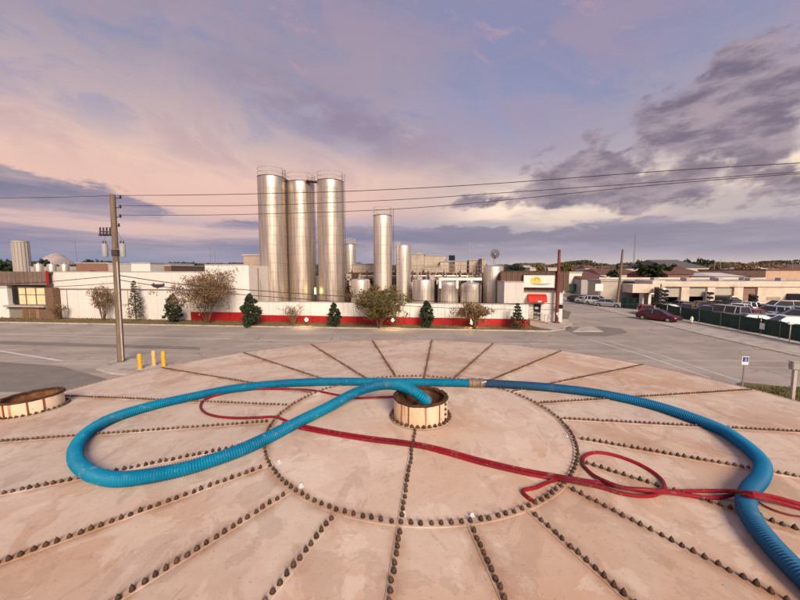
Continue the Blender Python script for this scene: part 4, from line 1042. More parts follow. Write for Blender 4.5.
# bollards
m_yel = mat('safety_yellow', (.78, .42, .03), .55, var=.12, scale=6, dirt=(.35, .2, .06), dscale=5, dlo=.6)
m_pyel = mat('faded_yellow', (.72, .46, .18), .6, var=.12, scale=6)
for (px, py, ty, mm, lb) in ((140.3, 370.5, 353.5, m_yel, 'leftmost yellow bollard, nearest the wooden pole'), (154.3, 367.0, 350.3, m_pyel, 'faded paler yellow bollard standing between two brighter ones'), (164, 368, 351, m_yel, 'rightmost bright yellow bollard by the tank edge')):
    p = gp(px, py); H = at(px, ty, p.y).z
    t = thing('bollard', lb, 'bollard', (p.x, p.y, 0), 0, 'yellow bollards')
    mb = MB(); mb.lathe([(.125, 0), (.125, H - .1), (.11, H - .04), (.06, H - .005), (0, H)], 16, cap=False); mb.build('post', mm, t, smooth=True)
    MB().lathe([(.2, .0), (.2, .11), (.13, .13)], 16).build('footing', m_conc, t)

# small posts at right
p = at(742.6, 384, 17.6); t = thing('parking_sign', 'small blue-and-white accessible parking sign on a post beyond the tank edge', 'sign', (p.x, p.y, 0), rad(-4))
zt = at(742.6, 356.3, 17.6).z; zb = at(743, 364.8, 17.6).z
MB().box(-.03, .03, -.02, .02, 0, zt - .05).build('post', m_gal, t)
MB().box(-.17, .17, -.045, -.025, zb, zt, bev=.008).build('sign_plate', m_white2, t)
zc_ = (zb + zt) / 2 + .06
MB().box(-.135, .135, -.052, -.046, zc_ - .11, zt - .03).build('blue_field', mat('sign_blue', (.03, .06, .30), .5), t)
mb = MB(); disc(mb, .01, zc_ + .105, 0, .018, -.056, 12); disc(mb, .0, zc_ - .02, .04, .055, -.056, 16, a0=-PI * .95, a1=PI * .35)
mb.box(-.008, .012, -.058, -.053, zc_ - .01, zc_ + .08); mb.box(.0, .05, -.058, -.053, zc_ - .012, zc_ + .004); mb.box(.045, .06, -.058, -.053, zc_ - .06, zc_ - .0)
mb.build('wheelchair_symbol', m_white2, t)
MB().lathe([(.16, 0), (.16, .2), (.1, .24)], 12).build('footing', mat('orange_footing', (.5, .25, .14), .8), t)
p = at(792, 399, 16.4); t = thing('service_post', 'pale square post with a grey box head at the right edge by the grass', 'post', (p.x, p.y, 0), rad(-8))
zt = at(793.5, 361, 16.4).z
MB().box(-.07, .07, -.07, .07, 0, zt - .4, bev=.01).build('post', mat('pale_post', (.52, .46, .42), .7), t)
mb = MB(); mb.box(-.2, .2, -.14, .12, zt - .42, zt - .04, bev=.03); mb.build('box_head', mat('box_grey', (.38, .36, .36), .5), t)
MB().lathe([(.10, -.16), (.12, -.14), (.12, -.10)], 16, mtx=None).build('dark_lens', m_black, t, loc=(-.08, -.02, zt - .22)).rotation_euler = (PI / 2, 0, 0)
MB().box(-.24, .24, -.18, .16, zt - .04, zt, bev=.01).build('cap', m_rail, t)

# ================================================================= TREES
def leaf_mat(name, c, c2):
    m = D.materials.new(name); m.use_nodes = True; t = NT(m.node_tree); b = t.n['Principled BSDF']
    geo = t.node('ShaderNodeNewGeometry')
    cc = t.mix(geo.outputs['Random Per Island'], tuple(c) + (1,), tuple(c2) + (1,))
    t.put(b.inputs['Base Color'], cc); b.inputs['Roughness'].default_value = .8; b.inputs['Specular IOR Level'].default_value = .2
    MATS[name] = m; return m
L_green = leaf_mat('dark_green_leaves', (.020, .034, .018), (.060, .072, .036))
L_olive = leaf_mat('olive_leaves', (.10, .082, .03), (.19, .145, .055))
L_brown = leaf_mat('brown_dry_leaves', (.17, .10, .05), (.26, .17, .09))
L_dark = leaf_mat('deep_shrub_leaves', (.02, .035, .02), (.05, .07, .035))
L_mid = leaf_mat('mid_green_leaves', (.045, .058, .028), (.11, .11, .055))
L_wood = leaf_mat('far_dark_foliage', (.035, .040, .026), (.085, .075, .045))
L_wood2 = leaf_mat('far_brown_foliage', (.075, .060, .040), (.15, .115, .075))
def leaves(mb, r, c, s, n, size, flatn=1.0):
    for _ in range(n):
        d = Vector((r.gauss(0, 1), r.gauss(0, 1), r.gauss(0, 1))); d.normalize(); d *= s * r.random() ** .5
        p = Vector(c) + Vector((d.x, d.y, d.z * flatn))
        a = Vector((r.gauss(0, 1), r.gauss(0, 1), r.gauss(0, 1))).normalized() * size * r.uniform(.6, 1.3)
        b = a.cross(Vector((r.gauss(0, 1), r.gauss(0, 1), r.gauss(0, 1)))).normalized() * size * r.uniform(.35, .7)
        mb.add([p - a, p + b, p + a, p - b], [(0, 1, 2, 3)])
def tree(label, x, y, H, W, kind, lm, n=900, size=.13, z0=.1, seed=1, cat='tree', name='small_tree', group=None):
    r = random.Random(seed)
    t = thing(name, label, cat, (x, y, z0), r.random() * 6, group)
    tr = MB(); cr = MB()
    if kind == 'shrub':
        for k in range(5):
            a = 2 * PI * k / 5; tr.tube([(0, 0, 0), (W * .15 * math.cos(a), W * .15 * math.sin(a), H * .45), (W * .22 * math.cos(a + .5), W * .22 * math.sin(a + .5), H * .8)], [.05, .03, .01], 5)
        for _ in range(75):
            f = r.random() ** .9; rad_ = W / 2 * (math.sin(PI * min(1, .22 + f * .80)) ** .8) * r.uniform(.55, 1.12); a = r.random() * 2 * PI
            if noise.noise((math.cos(a) * 1.5 + seed, math.sin(a) * 1.5, f * 3)) > .22: rad_ *= .6
            leaves(cr, r, (rad_ * math.cos(a) * .8, rad_ * math.sin(a) * .8, H * (.06 + .86 * f)), .13 * W * r.uniform(.6, 1.3), n // 75, size, .9)
        leaves(cr, r, (.05, 0, H * .94), .10, 40, size, 1.4)
    elif kind == 'cone':
        tr.tube([(0, 0, 0), (.03, 0, H * .5), (0, .02, H * .96)], [.09, .06, .015], 6)
        lev = max(7, int(H / .32))
        for i in range(lev):
            f = i / (lev - 1); z = H * (.10 + .88 * f); rad_ = W / 2 * min(1, (1 - f) ** .62 * (.72 + .5 * math.sin(PI * min(1, f * 1.3 + .12)))) * r.uniform(.6, 1.12) + .08
            m = max(3, int(7 * (1 - f) + 2))
            for k in range(m):
                a = 2 * PI * (k + r.random()) / m; q = rad_ * r.uniform(.45, 1.05)
                e = (q * math.cos(a), q * math.sin(a), z + q * .2)
                tr.tube([(0, 0, z - .1), e], [.02, .008], 4, cap=False)
                leaves(cr, r, (e[0] * .75, e[1] * .75, e[2]), .16 + .22 * (1 - f) * W / 2, int(n / lev / m) + 3, size, .6)
    else:
        nm = 7 if kind == 'bush' else 4
        tips = []
        if kind == 'round':
            tr.tube([(0, 0, 0), (.04, 0, H * .25), (0, .05, H * .42)], [.12, .09, .07], 8)
        for k in range(nm * (2 if kind == 'twig' else 1)):
            a = 2 * PI * (k + r.uniform(-.4, .4)) / nm; sp = W / 2 * r.uniform(.35, .95)
            b0_ = (0, 0, H * .32) if kind == 'round' else (.12 * math.cos(a), .12 * math.sin(a), 0)
            zt = H * r.uniform(.6, .95) * (1 - .28 * (sp / (W / 2)) ** 2)
            mid = (sp * .45 * math.cos(a), sp * .45 * math.sin(a), zt * (.62 if kind != 'round' else .7)); e = (sp * math.cos(a), sp * math.sin(a), zt)
            tr.tube([b0_, mid, e], [.055, .035, .012], 5, cap=False)
            for j in range(9):
                f = r.uniform(.3, 1); s_ = Vector(mid).lerp(Vector(e), f) if r.random() < .7 else Vector(b0_).lerp(Vector(mid), .5 + f / 2)
                q = s_ + Vector((r.gauss(0, .3) * W / 2, r.gauss(0, .3) * W / 2, r.uniform(.02, .24) * H))
                tr.tube([s_, s_.lerp(q, .5) + Vector((0, 0, .05)), q], [.018, .011, .005], 4, cap=False); tips.append(q)
                for _ in range(3):
                    q2 = q + Vector((r.gauss(0, .1) * W, r.gauss(0, .1) * W, r.uniform(-.04, .12) * H)); tr.tube([q.lerp(s_, .3), q2], [.009, .004], 3, cap=False); tips.append(q2)
        if kind in ('bush', 'round'):
            zc_, hz_ = (.60, .40) if kind == 'bush' else (.66, .34)
            for _ in range(70):
                d = Vector((r.gauss(0, 1), r.gauss(0, 1), r.gauss(0, 1))).normalized() * r.uniform(.35, .95)
                if noise.noise((d.x * 1.7 + seed, d.y * 1.7, d.z * 1.7)) > .28: continue
                tips.append(Vector((d.x * W / 2, d.y * W / 2, H * zc_ + d.z * H * hz_)))
        for q in tips:
            leaves(cr, r, q, .11 * W * r.uniform(.6, 1.2), int(n / len(tips)) + 1, size, .8)
    tr.build('trunk', m_bark, t); cr.build('crown', lm, t)
    return t
def tree_at(label, px, basepy, toppy, wpx, kind, lm, **k):
    p = gp(px, basepy, .1); H = at(px, toppy, p.y).z - .1; W = wpx / FPX * p.y
    return tree(label, p.x, p.y, H, W, kind, lm, **k)
TG = 'small trees along the plant frontage'
tree_at('round bare-twigged grey-brown bush left of the wooden utility pole against the white warehouse', 103.5, 320.5, 289, 21, 'bush', L_brown, n=2200, size=.085, seed=2, group=TG)
tree_at('thin pointed green sapling just right of the wooden utility pole', 136.3, 321, 281, 19, 'cone', L_mid, n=900, size=.11, seed=3, group=TG)
tree_at('small dark dense shrub left of the big bare brown bush', 174, 322.5, 293, 20, 'shrub', L_green, n=2200, size=.13, seed=4, group=TG)
tree_at('widest bare brown spreading bush in front of the red-based warehouse corner', 208, 323.5, 275, 55, 'bush', L_brown, n=9000, size=.10, seed=5, group=TG)
tree_at('dense dark green conical tree at the left end of the white boundary wall', 250.5, 326, 293, 22, 'shrub', L_green, n=4500, size=.14, seed=6, group=TG)
tree_at('sparse leafless twiggy shrub in front of the leftmost tall silo gap', 293, 325, 302, 21, 'twig', L_brown, n=160, size=.08, seed=7, group=TG)
tree_at('small dark shrub below the rightmost of the three tallest silos', 334, 326.5, 302.5, 16, 'shrub', L_dark, n=2200, size=.13, seed=8, group=TG)
tree_at('big rounded olive bush in front of the slender railed silo', 379, 328, 291.5, 50, 'bush', L_olive, n=11000, size=.11, seed=9, group=TG)
tree_at('dark upright shrub right of the big olive bush', 426.5, 327, 300, 18, 'shrub', L_dark, n=2600, size=.13, seed=10, group=TG)
tree_at('brown thin-leaved bush behind the right-hand ground floodlight', 474.5, 328.5, 303, 31, 'bush', L_brown, n=3800, size=.095, seed=11, group=TG)
tree_at('spiky dark green shrub at the right end of the boundary wall', 517, 329, 304, 21, 'cone', L_green, n=700, size=.13, seed=12, group=TG)
tree_at('scrubby little twig bush beside the brick pier of the corner shop', 59, 319.5, 303, 12, 'twig', L_brown, n=120, size=.09, seed=13, group=TG)
# ground floodlights
for (px, py, lb) in ((306.8, 319.5, 'lit ground floodlight under the middle tall silo'), (393, 319.8, 'lit ground floodlight at the right of the big olive bush'), (471.5, 322.5, 'lit ground floodlight in front of the brown bush')):
    q = gp(px, 327.5 if px > 320 else 326); p = at(px, py, q.y - .4); t = thing('floodlight', lb, 'light', (p.x, p.y, .1), 0, 'ground floodlights'); z = p.z - .1
    MB().tube([(0, 0, 0), (0, 0, z - .12)], .03, 6).build('stake', m_darkst, t)
    MB().lathe([(.10, .1), (.16, -.06), (.15, -.07), (.02, -.07)], 14, mtx=Matrix.Translation((0, 0, z)) @ Matrix.Rotation(-PI / 2, 4, 'X') @ Matrix.Rotation(PI, 4, 'X')).build('housing', m_darkst, t)
    mb = MB(); mb.lathe([(0, -.21), (.10, -.18), (.17, -.11), (.20, 0), (.17, .11), (.10, .18), (0, .21)], 14, c=(0, -.14, z)); mb.build('lens', glow('warm_lamp', (1, .74, .42), 5), t, smooth=True)
    lp = D.lights.new('floodlight_bulb', 'POINT'); lp.energy = 220; lp.color = (1, .68, .38); lp.shadow_soft_size = .12
    lo = D.objects.new('floodlight_bulb', lp); col.objects.link(lo); lo.location = (p.x, p.y - .35, p.z + .1)

# ================================================================= RIGHT-HAND SIDE
def paint(name, c, metal=.0, rough=.28): return mat(name, c, rough, metal, var=.05, scale=1, spec=.5)
m_tyre = mat('tyre_rubber', (.02, .02, .02), .85, var=.1)
m_rimm = mat('alloy_rim', (.45, .45, .46), .3, .8)
m_hl = mat('headlight_glass', (.75, .75, .72), .15, spec=.8)
m_tl = mat('tail_lamp', (.35, .01, .01), .2)
CARS = {}
def car_meshes(kind):
    """meshes for one body style; x forward, origin on the ground at the middle"""
    if kind in CARS: return CARS[kind]
    L_, W_, = {'sedan': (4.7, 1.8), 'suv': (4.7, 1.88), 'van': (5.2, 1.95), 'pickup': (5.6, 1.95)}[kind]
    h = {'sedan': (.95, .80, 1.42), 'suv': (1.08, 1.02, 1.72), 'van': (1.15, 1.15, 1.95), 'pickup': (1.12, 1.08, 1.82)}[kind]   # belt, bonnet, roof
    belt, bon, roof = h
    st = []                                            # (x, half width, bottom, top)
    N = 24
    for i in range(N + 1):
        f = i / N; x = -L_ / 2 + L_ * f
        e = min(f, 1 - f)
        hw = W_ / 2 * (1 - .22 * max(0, 1 - e / .10) ** 2)
        top = belt
        if f > .68: top = belt + (bon - belt) * (f - .68) / .3 - .12 * max(0, (f - .9) / .1) ** 2
        if f < .1: top = belt - .05 * (1 - f / .1)
        bot = .24 + .10 * max(0, 1 - e / .06)
        for wx in (.195, .805):                        # wheel arches
            dd = abs(f - wx) * L_
            if dd < .40: bot = max(bot, .05 + .62 * math.sqrt(max(0, 1 - (dd / .42) ** 2)))
        st.append((x, hw, bot, top))
    mb = MB(); vs = []
    for (x, hw, bo, tp) in st:
        m_ = (bo + tp) / 2
        sec = [(-hw * .93, bo), (-hw, bo + (tp - bo) * .3), (-hw * .99, bo + (tp - bo) * .7), (-hw * .90, tp - .02), (-hw * .55, tp + .02), (hw * .55, tp + .02), (hw * .90, tp - .02), (hw * .99, bo + (tp - bo) * .7), (hw, bo + (tp - bo) * .3), (hw * .93, bo)]
        vs += [(x, y, z) for y, z in sec]
    fs = [(i * 10 + j, i * 10 + (j + 1) % 10, (i + 1) * 10 + (j + 1) % 10, (i + 1) * 10 + j) for i in range(N) for j in range(10)] + [tuple(range(10)), tuple(N * 10 + j for j in range(9, -1, -1))]
    mb.add(vs, fs)
    # roof and pillars
    prof = {'sedan': [(-1.95, belt - .02), (-1.15, roof - .06), (.35, roof), (1.35, belt - .05)], 'suv': [(-2.2, belt), (-1.95, roof - .06), (.3, roof), (1.25, belt)],
            'van': [(-2.5, belt), (-2.35, roof - .04), (.9, roof), (1.9, belt)], 'pickup': [(-.75, belt), (-.6, roof - .03), (.5, roof), (1.4, belt)]}[kind]
    hb, hr = W_ / 2 * .90, W_ / 2 * .68
    (xa, za), (xb, zb), (xc, zc), (xd, zd) = prof
    mb.add([(xb, -hr, zb), (xc, -hr, zc), (xc, hr, zc), (xb, hr, zb), (xb + .05, -hr * .8, zb + .05), (xc - .1, -hr * .8, zc + .05), (xc - .1, hr * .8, zc + .05), (xb + .05, hr * .8, zb + .05)],
           [(0, 1, 5, 4), (1, 2, 6, 5), (2, 3, 7, 6), (3, 0, 4, 7), (4, 5, 6, 7), (3, 2, 1, 0)])
    for s in (-1, 1):
        mb.tube([(xa, s * hb, za), (xb, s * hr, zb)], .05, 5); mb.tube([(xd, s * hb, zd), (xc, s * hr, zc)], .035, 5); mb.tube([(xb, s * hr, zb), (xc, s * hr, zc)], .035, 5)
        xm = (xb + xc) / 2; mb.tube([(xm, s * hb, belt), (xm, s * hr, (zb + zc) / 2)], .035, 5)
        if kind in ('suv', 'van'): mb.tube([((xb * .6 + xa * .4) + .5, s * hb, belt), (xb + .45, s * hr, zb)], .05, 5)
        mb.box(xd - .35, xd - .15, s * (hb + .02), s * (hb + .18), belt - .02, belt + .12)
    if kind == 'pickup':
        pass
    body = mb.build('body', m_white2, None, smooth=True, ang=40).data
    g = MB(); k = .975
    g.add([(xa + .03, -hb * k, za - .02), (xb + .02, -hr * k, zb), (xc - .02, -hr * k, zc), (xd - .03, -hb * k, zd - .02), (xa + .03, hb * k, za - .02), (xb + .02, hr * k, zb), (xc - .02, hr * k, zc), (xd - .03, hb * k, zd - .02)],
          [(0, 1, 2, 3), (7, 6, 5, 4), (0, 4, 5, 1), (3, 2, 6, 7), (1, 5, 6, 2)])
    glass = g.build('windows', m_glass).data
    wm = MB(); wm.lathe([(.20, -.09), (.30, -.1), (.325, -.06), (.325, .06), (.30, .1), (.20, .09)], 20, mtx=Matrix.Rotation(PI / 2, 4, 'X'))
    tyre = wm.build('tyre', m_tyre, smooth=True).data
    rm = MB(); rm.lathe([(.02, -.085), (.2, -.075), (.2, .075), (.02, .085)], 14, mtx=Matrix.Rotation(PI / 2, 4, 'X')); rim = rm.build('rim', m_rimm).data
    hl = MB(); hl.box(-.12, .03, -.2, .2, -.06, .07, bev=.02); hlm = hl.build('headlight', m_hl).data
    tl = MB(); tl.box(-.03, .1, -.16, .16, -.08, .1, bev=.02); tlm = tl.build('tail_light', m_tl).data
    bp_ = MB(); bp_.box(L_ / 2 - .05, L_ / 2 + .03, -.6, .6, .42, .6, bev=.02); gr = bp_.build('grille', m_tyre).data
    for me in (body, glass, tyre, rim, hlm, tlm, gr):
        for o in [o for o in D.objects if o.data == me]: D.objects.remove(o)
    CARS[kind] = (body, glass, tyre, rim, hlm, tlm, gr, L_, W_, bon, belt); return CARS[kind]
def car(label, kind, c, x, y, rz, z=.004, group='parked cars', metal=.15):
    body, glass, tyre, rim, hlm, tlm, gr, L_, W_, bon, belt = car_meshes(kind)
    t = thing('parked_car', label, {'sedan': 'car', 'suv': 'car', 'van': 'van', 'pickup': 'pickup truck'}[kind], (x, y, z), rz, group)
    b = part('body', body, t); b.material_slots[0].link = 'OBJECT'; b.material_slots[0].material = c
    part('windows', glass, t)
    for f in (.195, .805):
        for s in (-1, 1):
            wv = part('wheel', tyre, t, (-L_ / 2 + L_ * f, s * (W_ / 2 - .12), .325)); part('rim', rim, wv, (0, s * .03, 0))
    for s in (-1, 1):
        part('headlight', hlm, t, (L_ / 2 - .13, s * W_ * .34, bon - .17)); part('tail_light', tlm, t, (-L_ / 2 + .06, s * W_ * .36, belt - .16))
    part('grille', gr, t)
    return t
cW = paint('white_car_paint', (.72, .71, .70)); cS = paint('silver_car_paint', (.48, .49, .52), .5); cK = paint('black_car_paint', (.025, .025, .03))
cR = paint('maroon_car_paint', (.085, .009, .014)); cR2 = paint('red_car_paint', (.26, .014, .02)); cB = paint('grey_blue_car_paint', (.22, .26, .36), .4); cP = paint('purple_grey_car_paint', (.28, .25, .32), .4)
cG = paint('dark_grey_car_paint', (.10, .10, .11), .3); cLB = paint('light_blue_car_paint', (.40, .47, .60), .2)
def car_px(label, kind, c, px, py, rz, **k):
    p = gp(px, py); return car(label, kind, c, p.x, p.y, rad(rz), **k)
SG = 'cars parked at the kerb of the side street'
car_px('black sedan parked farthest up the side street, left of the white cars', 'sedan', cK, 577.5, 302.2, -78, group=SG)
car_px('white sedan between the black sedan and the white SUV on the side street', 'sedan', cW, 587, 303.8, -70, group=SG)
car_px('white SUV in the middle of the row on the side street', 'suv', cW, 597.5, 305.3, -62, group=SG)
car_px('silver-white sedan nearest the leaning pole on the side street', 'sedan', cS, 608.5, 307, -48, group=SG)
car_px('maroon sedan at the kerb in front of the green screened fence', 'sedan', cR, 658, 320.8, -62, group=SG)
car_px('bright red car nosed in at the gap in the green fence', 'sedan', cR2, 646, 314.4, 60, group=SG)
YG = 'cars in the repair yard behind the green fence'
def carY(label, kind, c, px, Y, rz, **k):
    p = at(px, 300, Y); return car(label, kind, c, p.x, Y, rad(rz), z=.13, group=YG, **k)
for a in (('white car just behind the left end of the green fence, showing only its roof', 'sedan', cW, 671, 49.5, -10), ('maroon car behind the fence below the first open bay', 'sedan', cR, 688, 51, 40),
          ('purple-grey SUV behind the fence, angled toward the street', 'suv', cP, 706, 45, 130), ('silver van behind the fence right of the purple-grey SUV', 'van', cS, 724, 43.5, 100),
          ('dark grey sedan parked in front of the second open bay', 'sedan', cG, 700, 55, 75), ('white pickup with its bed toward the shop', 'pickup', cW, 741, 46.5, 20),
          ('red hatchback-like sedan between a white pickup and the blue-grey car', 'sedan', cR2, 757, 43.5, 15), ('light blue car deep in the yard beside the cream wall', 'suv', cLB, 770, 45, 120),
          ('silver sedan close behind the fence left of the white notice', 'sedan', cS, 751, 38.6, 165), ('large white SUV nearest the camera behind the fence', 'suv', cW, 788, 34.4, 160),
          ('black SUV behind the large white SUV at the right edge', 'suv', cK, 795, 40, 150), ('light blue sedan right behind the white notice on the fence', 'sedan', cLB, 772, 38.5, 140),
          ('dark grey pickup below the brown shutter of the repair shop', 'pickup', cG, 733, 54, 95), ('black sedan at the third open bay', 'sedan', cK, 720, 56, 85),
          ('white van parked in front of the cream wall', 'van', cW, 783, 50, 170), ('dark blue-grey sedan beside the navy container', 'sedan', cB, 797, 47, 30),
          ('silver SUV turned sideways in the middle of the yard', 'suv', cS, 741, 50.5, 175), ('maroon sedan among the cars right of the yard centre', 'sedan', cR, 765, 50, 60),
          ('grey-blue sedan between the first bay and the fence', 'sedan', cB, 681, 55.5, 95)):
    carY(*a)
# dark van deeper on the left
car(*('dark box-like van parked beside the beige warehouse wall', 'van', cK), at(604.5, 295, 82).x, 82, rad(10), group=SG)

# green screened fence
m_scr = mat('green_screen_fabric', (.022, .060, .045), .75, var=.25, scale=2.5, rnd=.15)
m_post = mat('fence_post_steel', (.16, .17, .16), .5, .5)
def fence(label, pts, hs, seg=2.4):
    t = thing('screened_fence', label, 'fence', (0, 0, 0), 0, 'green screened fences')
    mesh = None
    for (p, q) in zip(pts[:-1], pts[1:]):
        L_ = (Vector((q.x, q.y)) - Vector((p.x, p.y))).length; n = max(1, round(L_ / seg)); d = Vector((q.x - p.x, q.y - p.y, 0)).normalized(); rz = math.atan2(d.y, d.x); wd = L_ / n
        mb = MB(); vs = []; m = 8
        for i in range(m + 1):
            x = wd * (.02 + .96 * i / m)
            for z in (.12, hs * .5, hs): vs.append((x, .03 * math.sin(i * 1.9) * (0 if i in (0, m) else 1), z - (.03 * math.sin(PI * i / m) if z == hs else 0)))
        mb.add(vs, [(i * 3 + j, (i + 1) * 3 + j, (i + 1) * 3 + j + 1, i * 3 + j + 1) for i in range(m) for j in range(2)]); mb.add([(v[0], v[1] + .012, v[2]) for v in vs], [(i * 3 + j, i * 3 + j + 1, (i + 1) * 3 + j + 1, (i + 1) * 3 + j) for i in range(m) for j in range(2)])
        for k in range(n):
            b_ = p.lerp(q, k / n)
            if k == 0: o = mb.build('screen_panel', m_scr, t, loc=(b_.x, b_.y, .1)); me = o.data
            else: o = part('screen_panel', me, t, (b_.x, b_.y, .1))
            o.rotation_euler = (0, 0, rz)
            if mesh is None: mesh = MB().tube([(0, 0, 0), (0, 0, hs + .16)], .035, 6).build('fence_post', m_post, t).data; D.objects.remove([o2 for o2 in D.objects if o2.data == mesh][0])
            part('fence_post', mesh, t, (b_.x + .09, b_.y + .06, .1))
        mb = MB(); mb.tube([(p.x + .09, p.y + .06, hs + .11), (q.x + .09, q.y + .06, hs + .11)], .022, 5); mb.build('top_rail', m_post, t)
    return t
FP = [gp(*q) for q in ((655, 314.5), (680, 320.2), (720, 327.8), (760, 335.8), (800, 344.2))]; FP.append(FP[-1] + (FP[-1] - FP[-2]) * .8)
fence('long dark green screened fence along the side street in front of the crowded yard', FP, 1.62)
fence('short stretch of green screened fence right of the leaning pole', [gp(620.5, 309.3), gp(637, 311)], 1.9)
def on_fence(px, py):
    a, b = FP[3], FP[4]; d = (b - a).normalized(); n = Vector((-d.y, d.x, 0)).normalized(); r_ = ray(px, py); tt = (Vector((a.x, a.y, 0)) - Vector((0, 0, CAMH))).dot(n) / r_.dot(n)
    return Vector((0, 0, CAMH)) + r_ * tt, math.atan2(d.y, d.x), n
p, rz, n = on_fence(763, 326.2); sgn = -1 if n.dot(Vector((p.x, p.y, 0))) > 0 else 1
mb = MB(); mb.box(-.27, .27, -.012, .012, -.3, .3, bev=.004); o = mb.build('fence_notice', m_white2); o.location = p + n * sgn * .07; o.rotation_euler = (0, 0, rz); o['label'] = 'white notice board hung on the green screened fence'; o['category'] = 'notice'
for (a, b_, c_) in ((.12, .22, .0), (-.0, .05, .0), (-.18, -.1, 0)):
    pass
p = gp(789, 343.5); t = thing('street_post', 'thin pale steel post with a small white box on top before the green fence', 'post', (p.x, p.y, .1))
MB().tube([(0, 0, 0), (0, 0, 1.75)], .04, 8).build('post', m_rail, t); MB().box(-.22, .22, -.08, .08, 1.6, 1.85, bev=.03).build('white_box', m_white2, t)
p = gp(691.5, 324.2); t = thing('fire_hydrant', 'small white fire hydrant with an orange base on the pavement by the fence', 'hydrant', (p.x, p.y, .12))
MB().lathe([(.22, 0), (.22, .05), (.13, .07), (.13, .12)], 14).build('base', mat('orange_base', (.5, .16, .08), .6), t)
MB().lathe([(.12, .12), (.12, .55), (.16, .57), (.16, .62), (.13, .65), (.10, .74), (.03, .80), (.03, .84), (0, .84)], 14, cap=False).build('barrel', m_white2, t, smooth=True)
for s in (-1, 1): MB().lathe([(.06, .1), (.06, .2), (.03, .22)], 10, mtx=Matrix.Translation((0, 0, .45)) @ Matrix.Rotation(s * PI / 2, 4, 'Y')).build('outlet', m_white2, t)

# repair shop
S = Front(at(632, 300, 61), at(790, 300, 59.5)); m_cream = mat('cream_wall', (.70, .60, .50), .8, var=.08, scale=.8, dirt=(.48, .38, .29), dscale=.5); m_roofg = mat('pale_flat_roof', (.46, .43, .42), .85, var=.15, scale=.4)
t = thing('repair_shop', 'long cream repair shop with open vehicle bays behind the crowded yard', 'building', S.o, S.rz)
def su(px, py=300, o=0): return S.uz(px, py, o)[0]
zH = S.uz(700, 281.5)[1]; zF = S.uz(700, 286.8)[1]
xs0, xe = su(660), su(742)
bays = [(664, 680.5), (688.5, 706.5), (714, 733)]
edges = [xs0] + [v for a, b in bays for v in (su(a), su(b))] + [xe]
for i in range(0, len(edges), 2): MB().box(edges[i], edges[i + 1], -.1, .8, 0, zF - .02).build('pillar', m_cream, t)
MB().box(xs0, xe, -.25, .8, zF, zH, bev=.03).build('fascia', m_cream, t)
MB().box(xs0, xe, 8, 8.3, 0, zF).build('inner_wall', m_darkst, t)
m_shut = mat('pale_roller_door', (.48, .44, .38), .7, var=.06)
for i, (a, b) in enumerate(bays):
    a, b = su(a), su(b); zd = S.uz(700, (297, 296.5, 295)[i])[1]; m = 6; hh = (zF - .05 - zd) / m
    mb = MB(); mb.box(a + .02, b - .02, .25, .3, 0, hh - .03); o = mb.build('door_slat', m_shut, t, loc=(0, 0, zd))
    for k in range(1, m): part('door_slat', o.data, t, (0, 0, zd + k * hh))
MB().box(xs0, su(800) + 14, .82, 22, zH - .35, zH - .08).build('roof', m_roofg, t)
MB().box(xs0, su(800) + 14, 21, 21.3, zH - .08, zH + .3).build('rear_parapet', m_cream, t)
MB().box(su(742), su(756.5), .3, .5, 0, zF).build('brown_shutter', mat('brown_shutter', (.27, .17, .125), .8), t)
MB().box(su(742), su(800) + 14, -.2, .8, zF + .01, zH + .05, bev=.03).build('fascia', m_cream, t)
MB().box(su(757), su(800) + 14, 0, .5, 0, zF).build('wall', m_cream, t)
MB().box(su(766), su(780), -.03, -.002, S.uz(770, 300)[1], S.uz(770, 297)[1]).build('wall_panel', m_tan, t)
MB().box(su(786), su(800) + 12, -3, -.02, 0, S.uz(790, 293.5)[1]).build('navy_container', mat('navy_panel', (.05, .045, .08), .6), t)
MB().box(su(741), su(757), -.9, -.05, .1, 1.2).build('low_white_wall', m_white2, t)
for k in range(9):
    u = su(668) + k * 3.3; MB().box(u, u + .9, 4 + (k * 5 % 9), 5.2 + (k * 5 % 9), zH - .08, zH + .5, bev=.05).build('roof_vent', m_hvac, t)
# left office bay of the shop, set forward
t = thing('shop_canopy', 'cream canopy and white-walled office bay at the left end of the repair shop', 'building', S.o, S.rz)
zc0, zc1 = S.uz(645, 293, -3)[1], S.uz(645, 284.2, -3)[1]
MB().box(su(632, 300, -3), su(659.5, 300, -3), -3, 0, zc0, zc1, bev=.04).build('canopy', m_cream, t)
MB().box(su(639), su(658), -.9, -.01, 0, zc0 - .02).build('white_wall', m_white2, t)
for a, b in ((644, 646.5), (651, 654.5)): MB().box(su(a, 300, -.9), su(b, 300, -.9), -.93, -.902, .2, 2.3).build('dark_door', m_black, t)
MB().box(su(636), su(638.5), -2.6, -2.3, 0, zc0 - .01).build('post', m_brown, t)
MB().box(su(644), su(656), -2, 3, zc1 + .01, zc1 + .6).build('roof_step', m_cream, t)
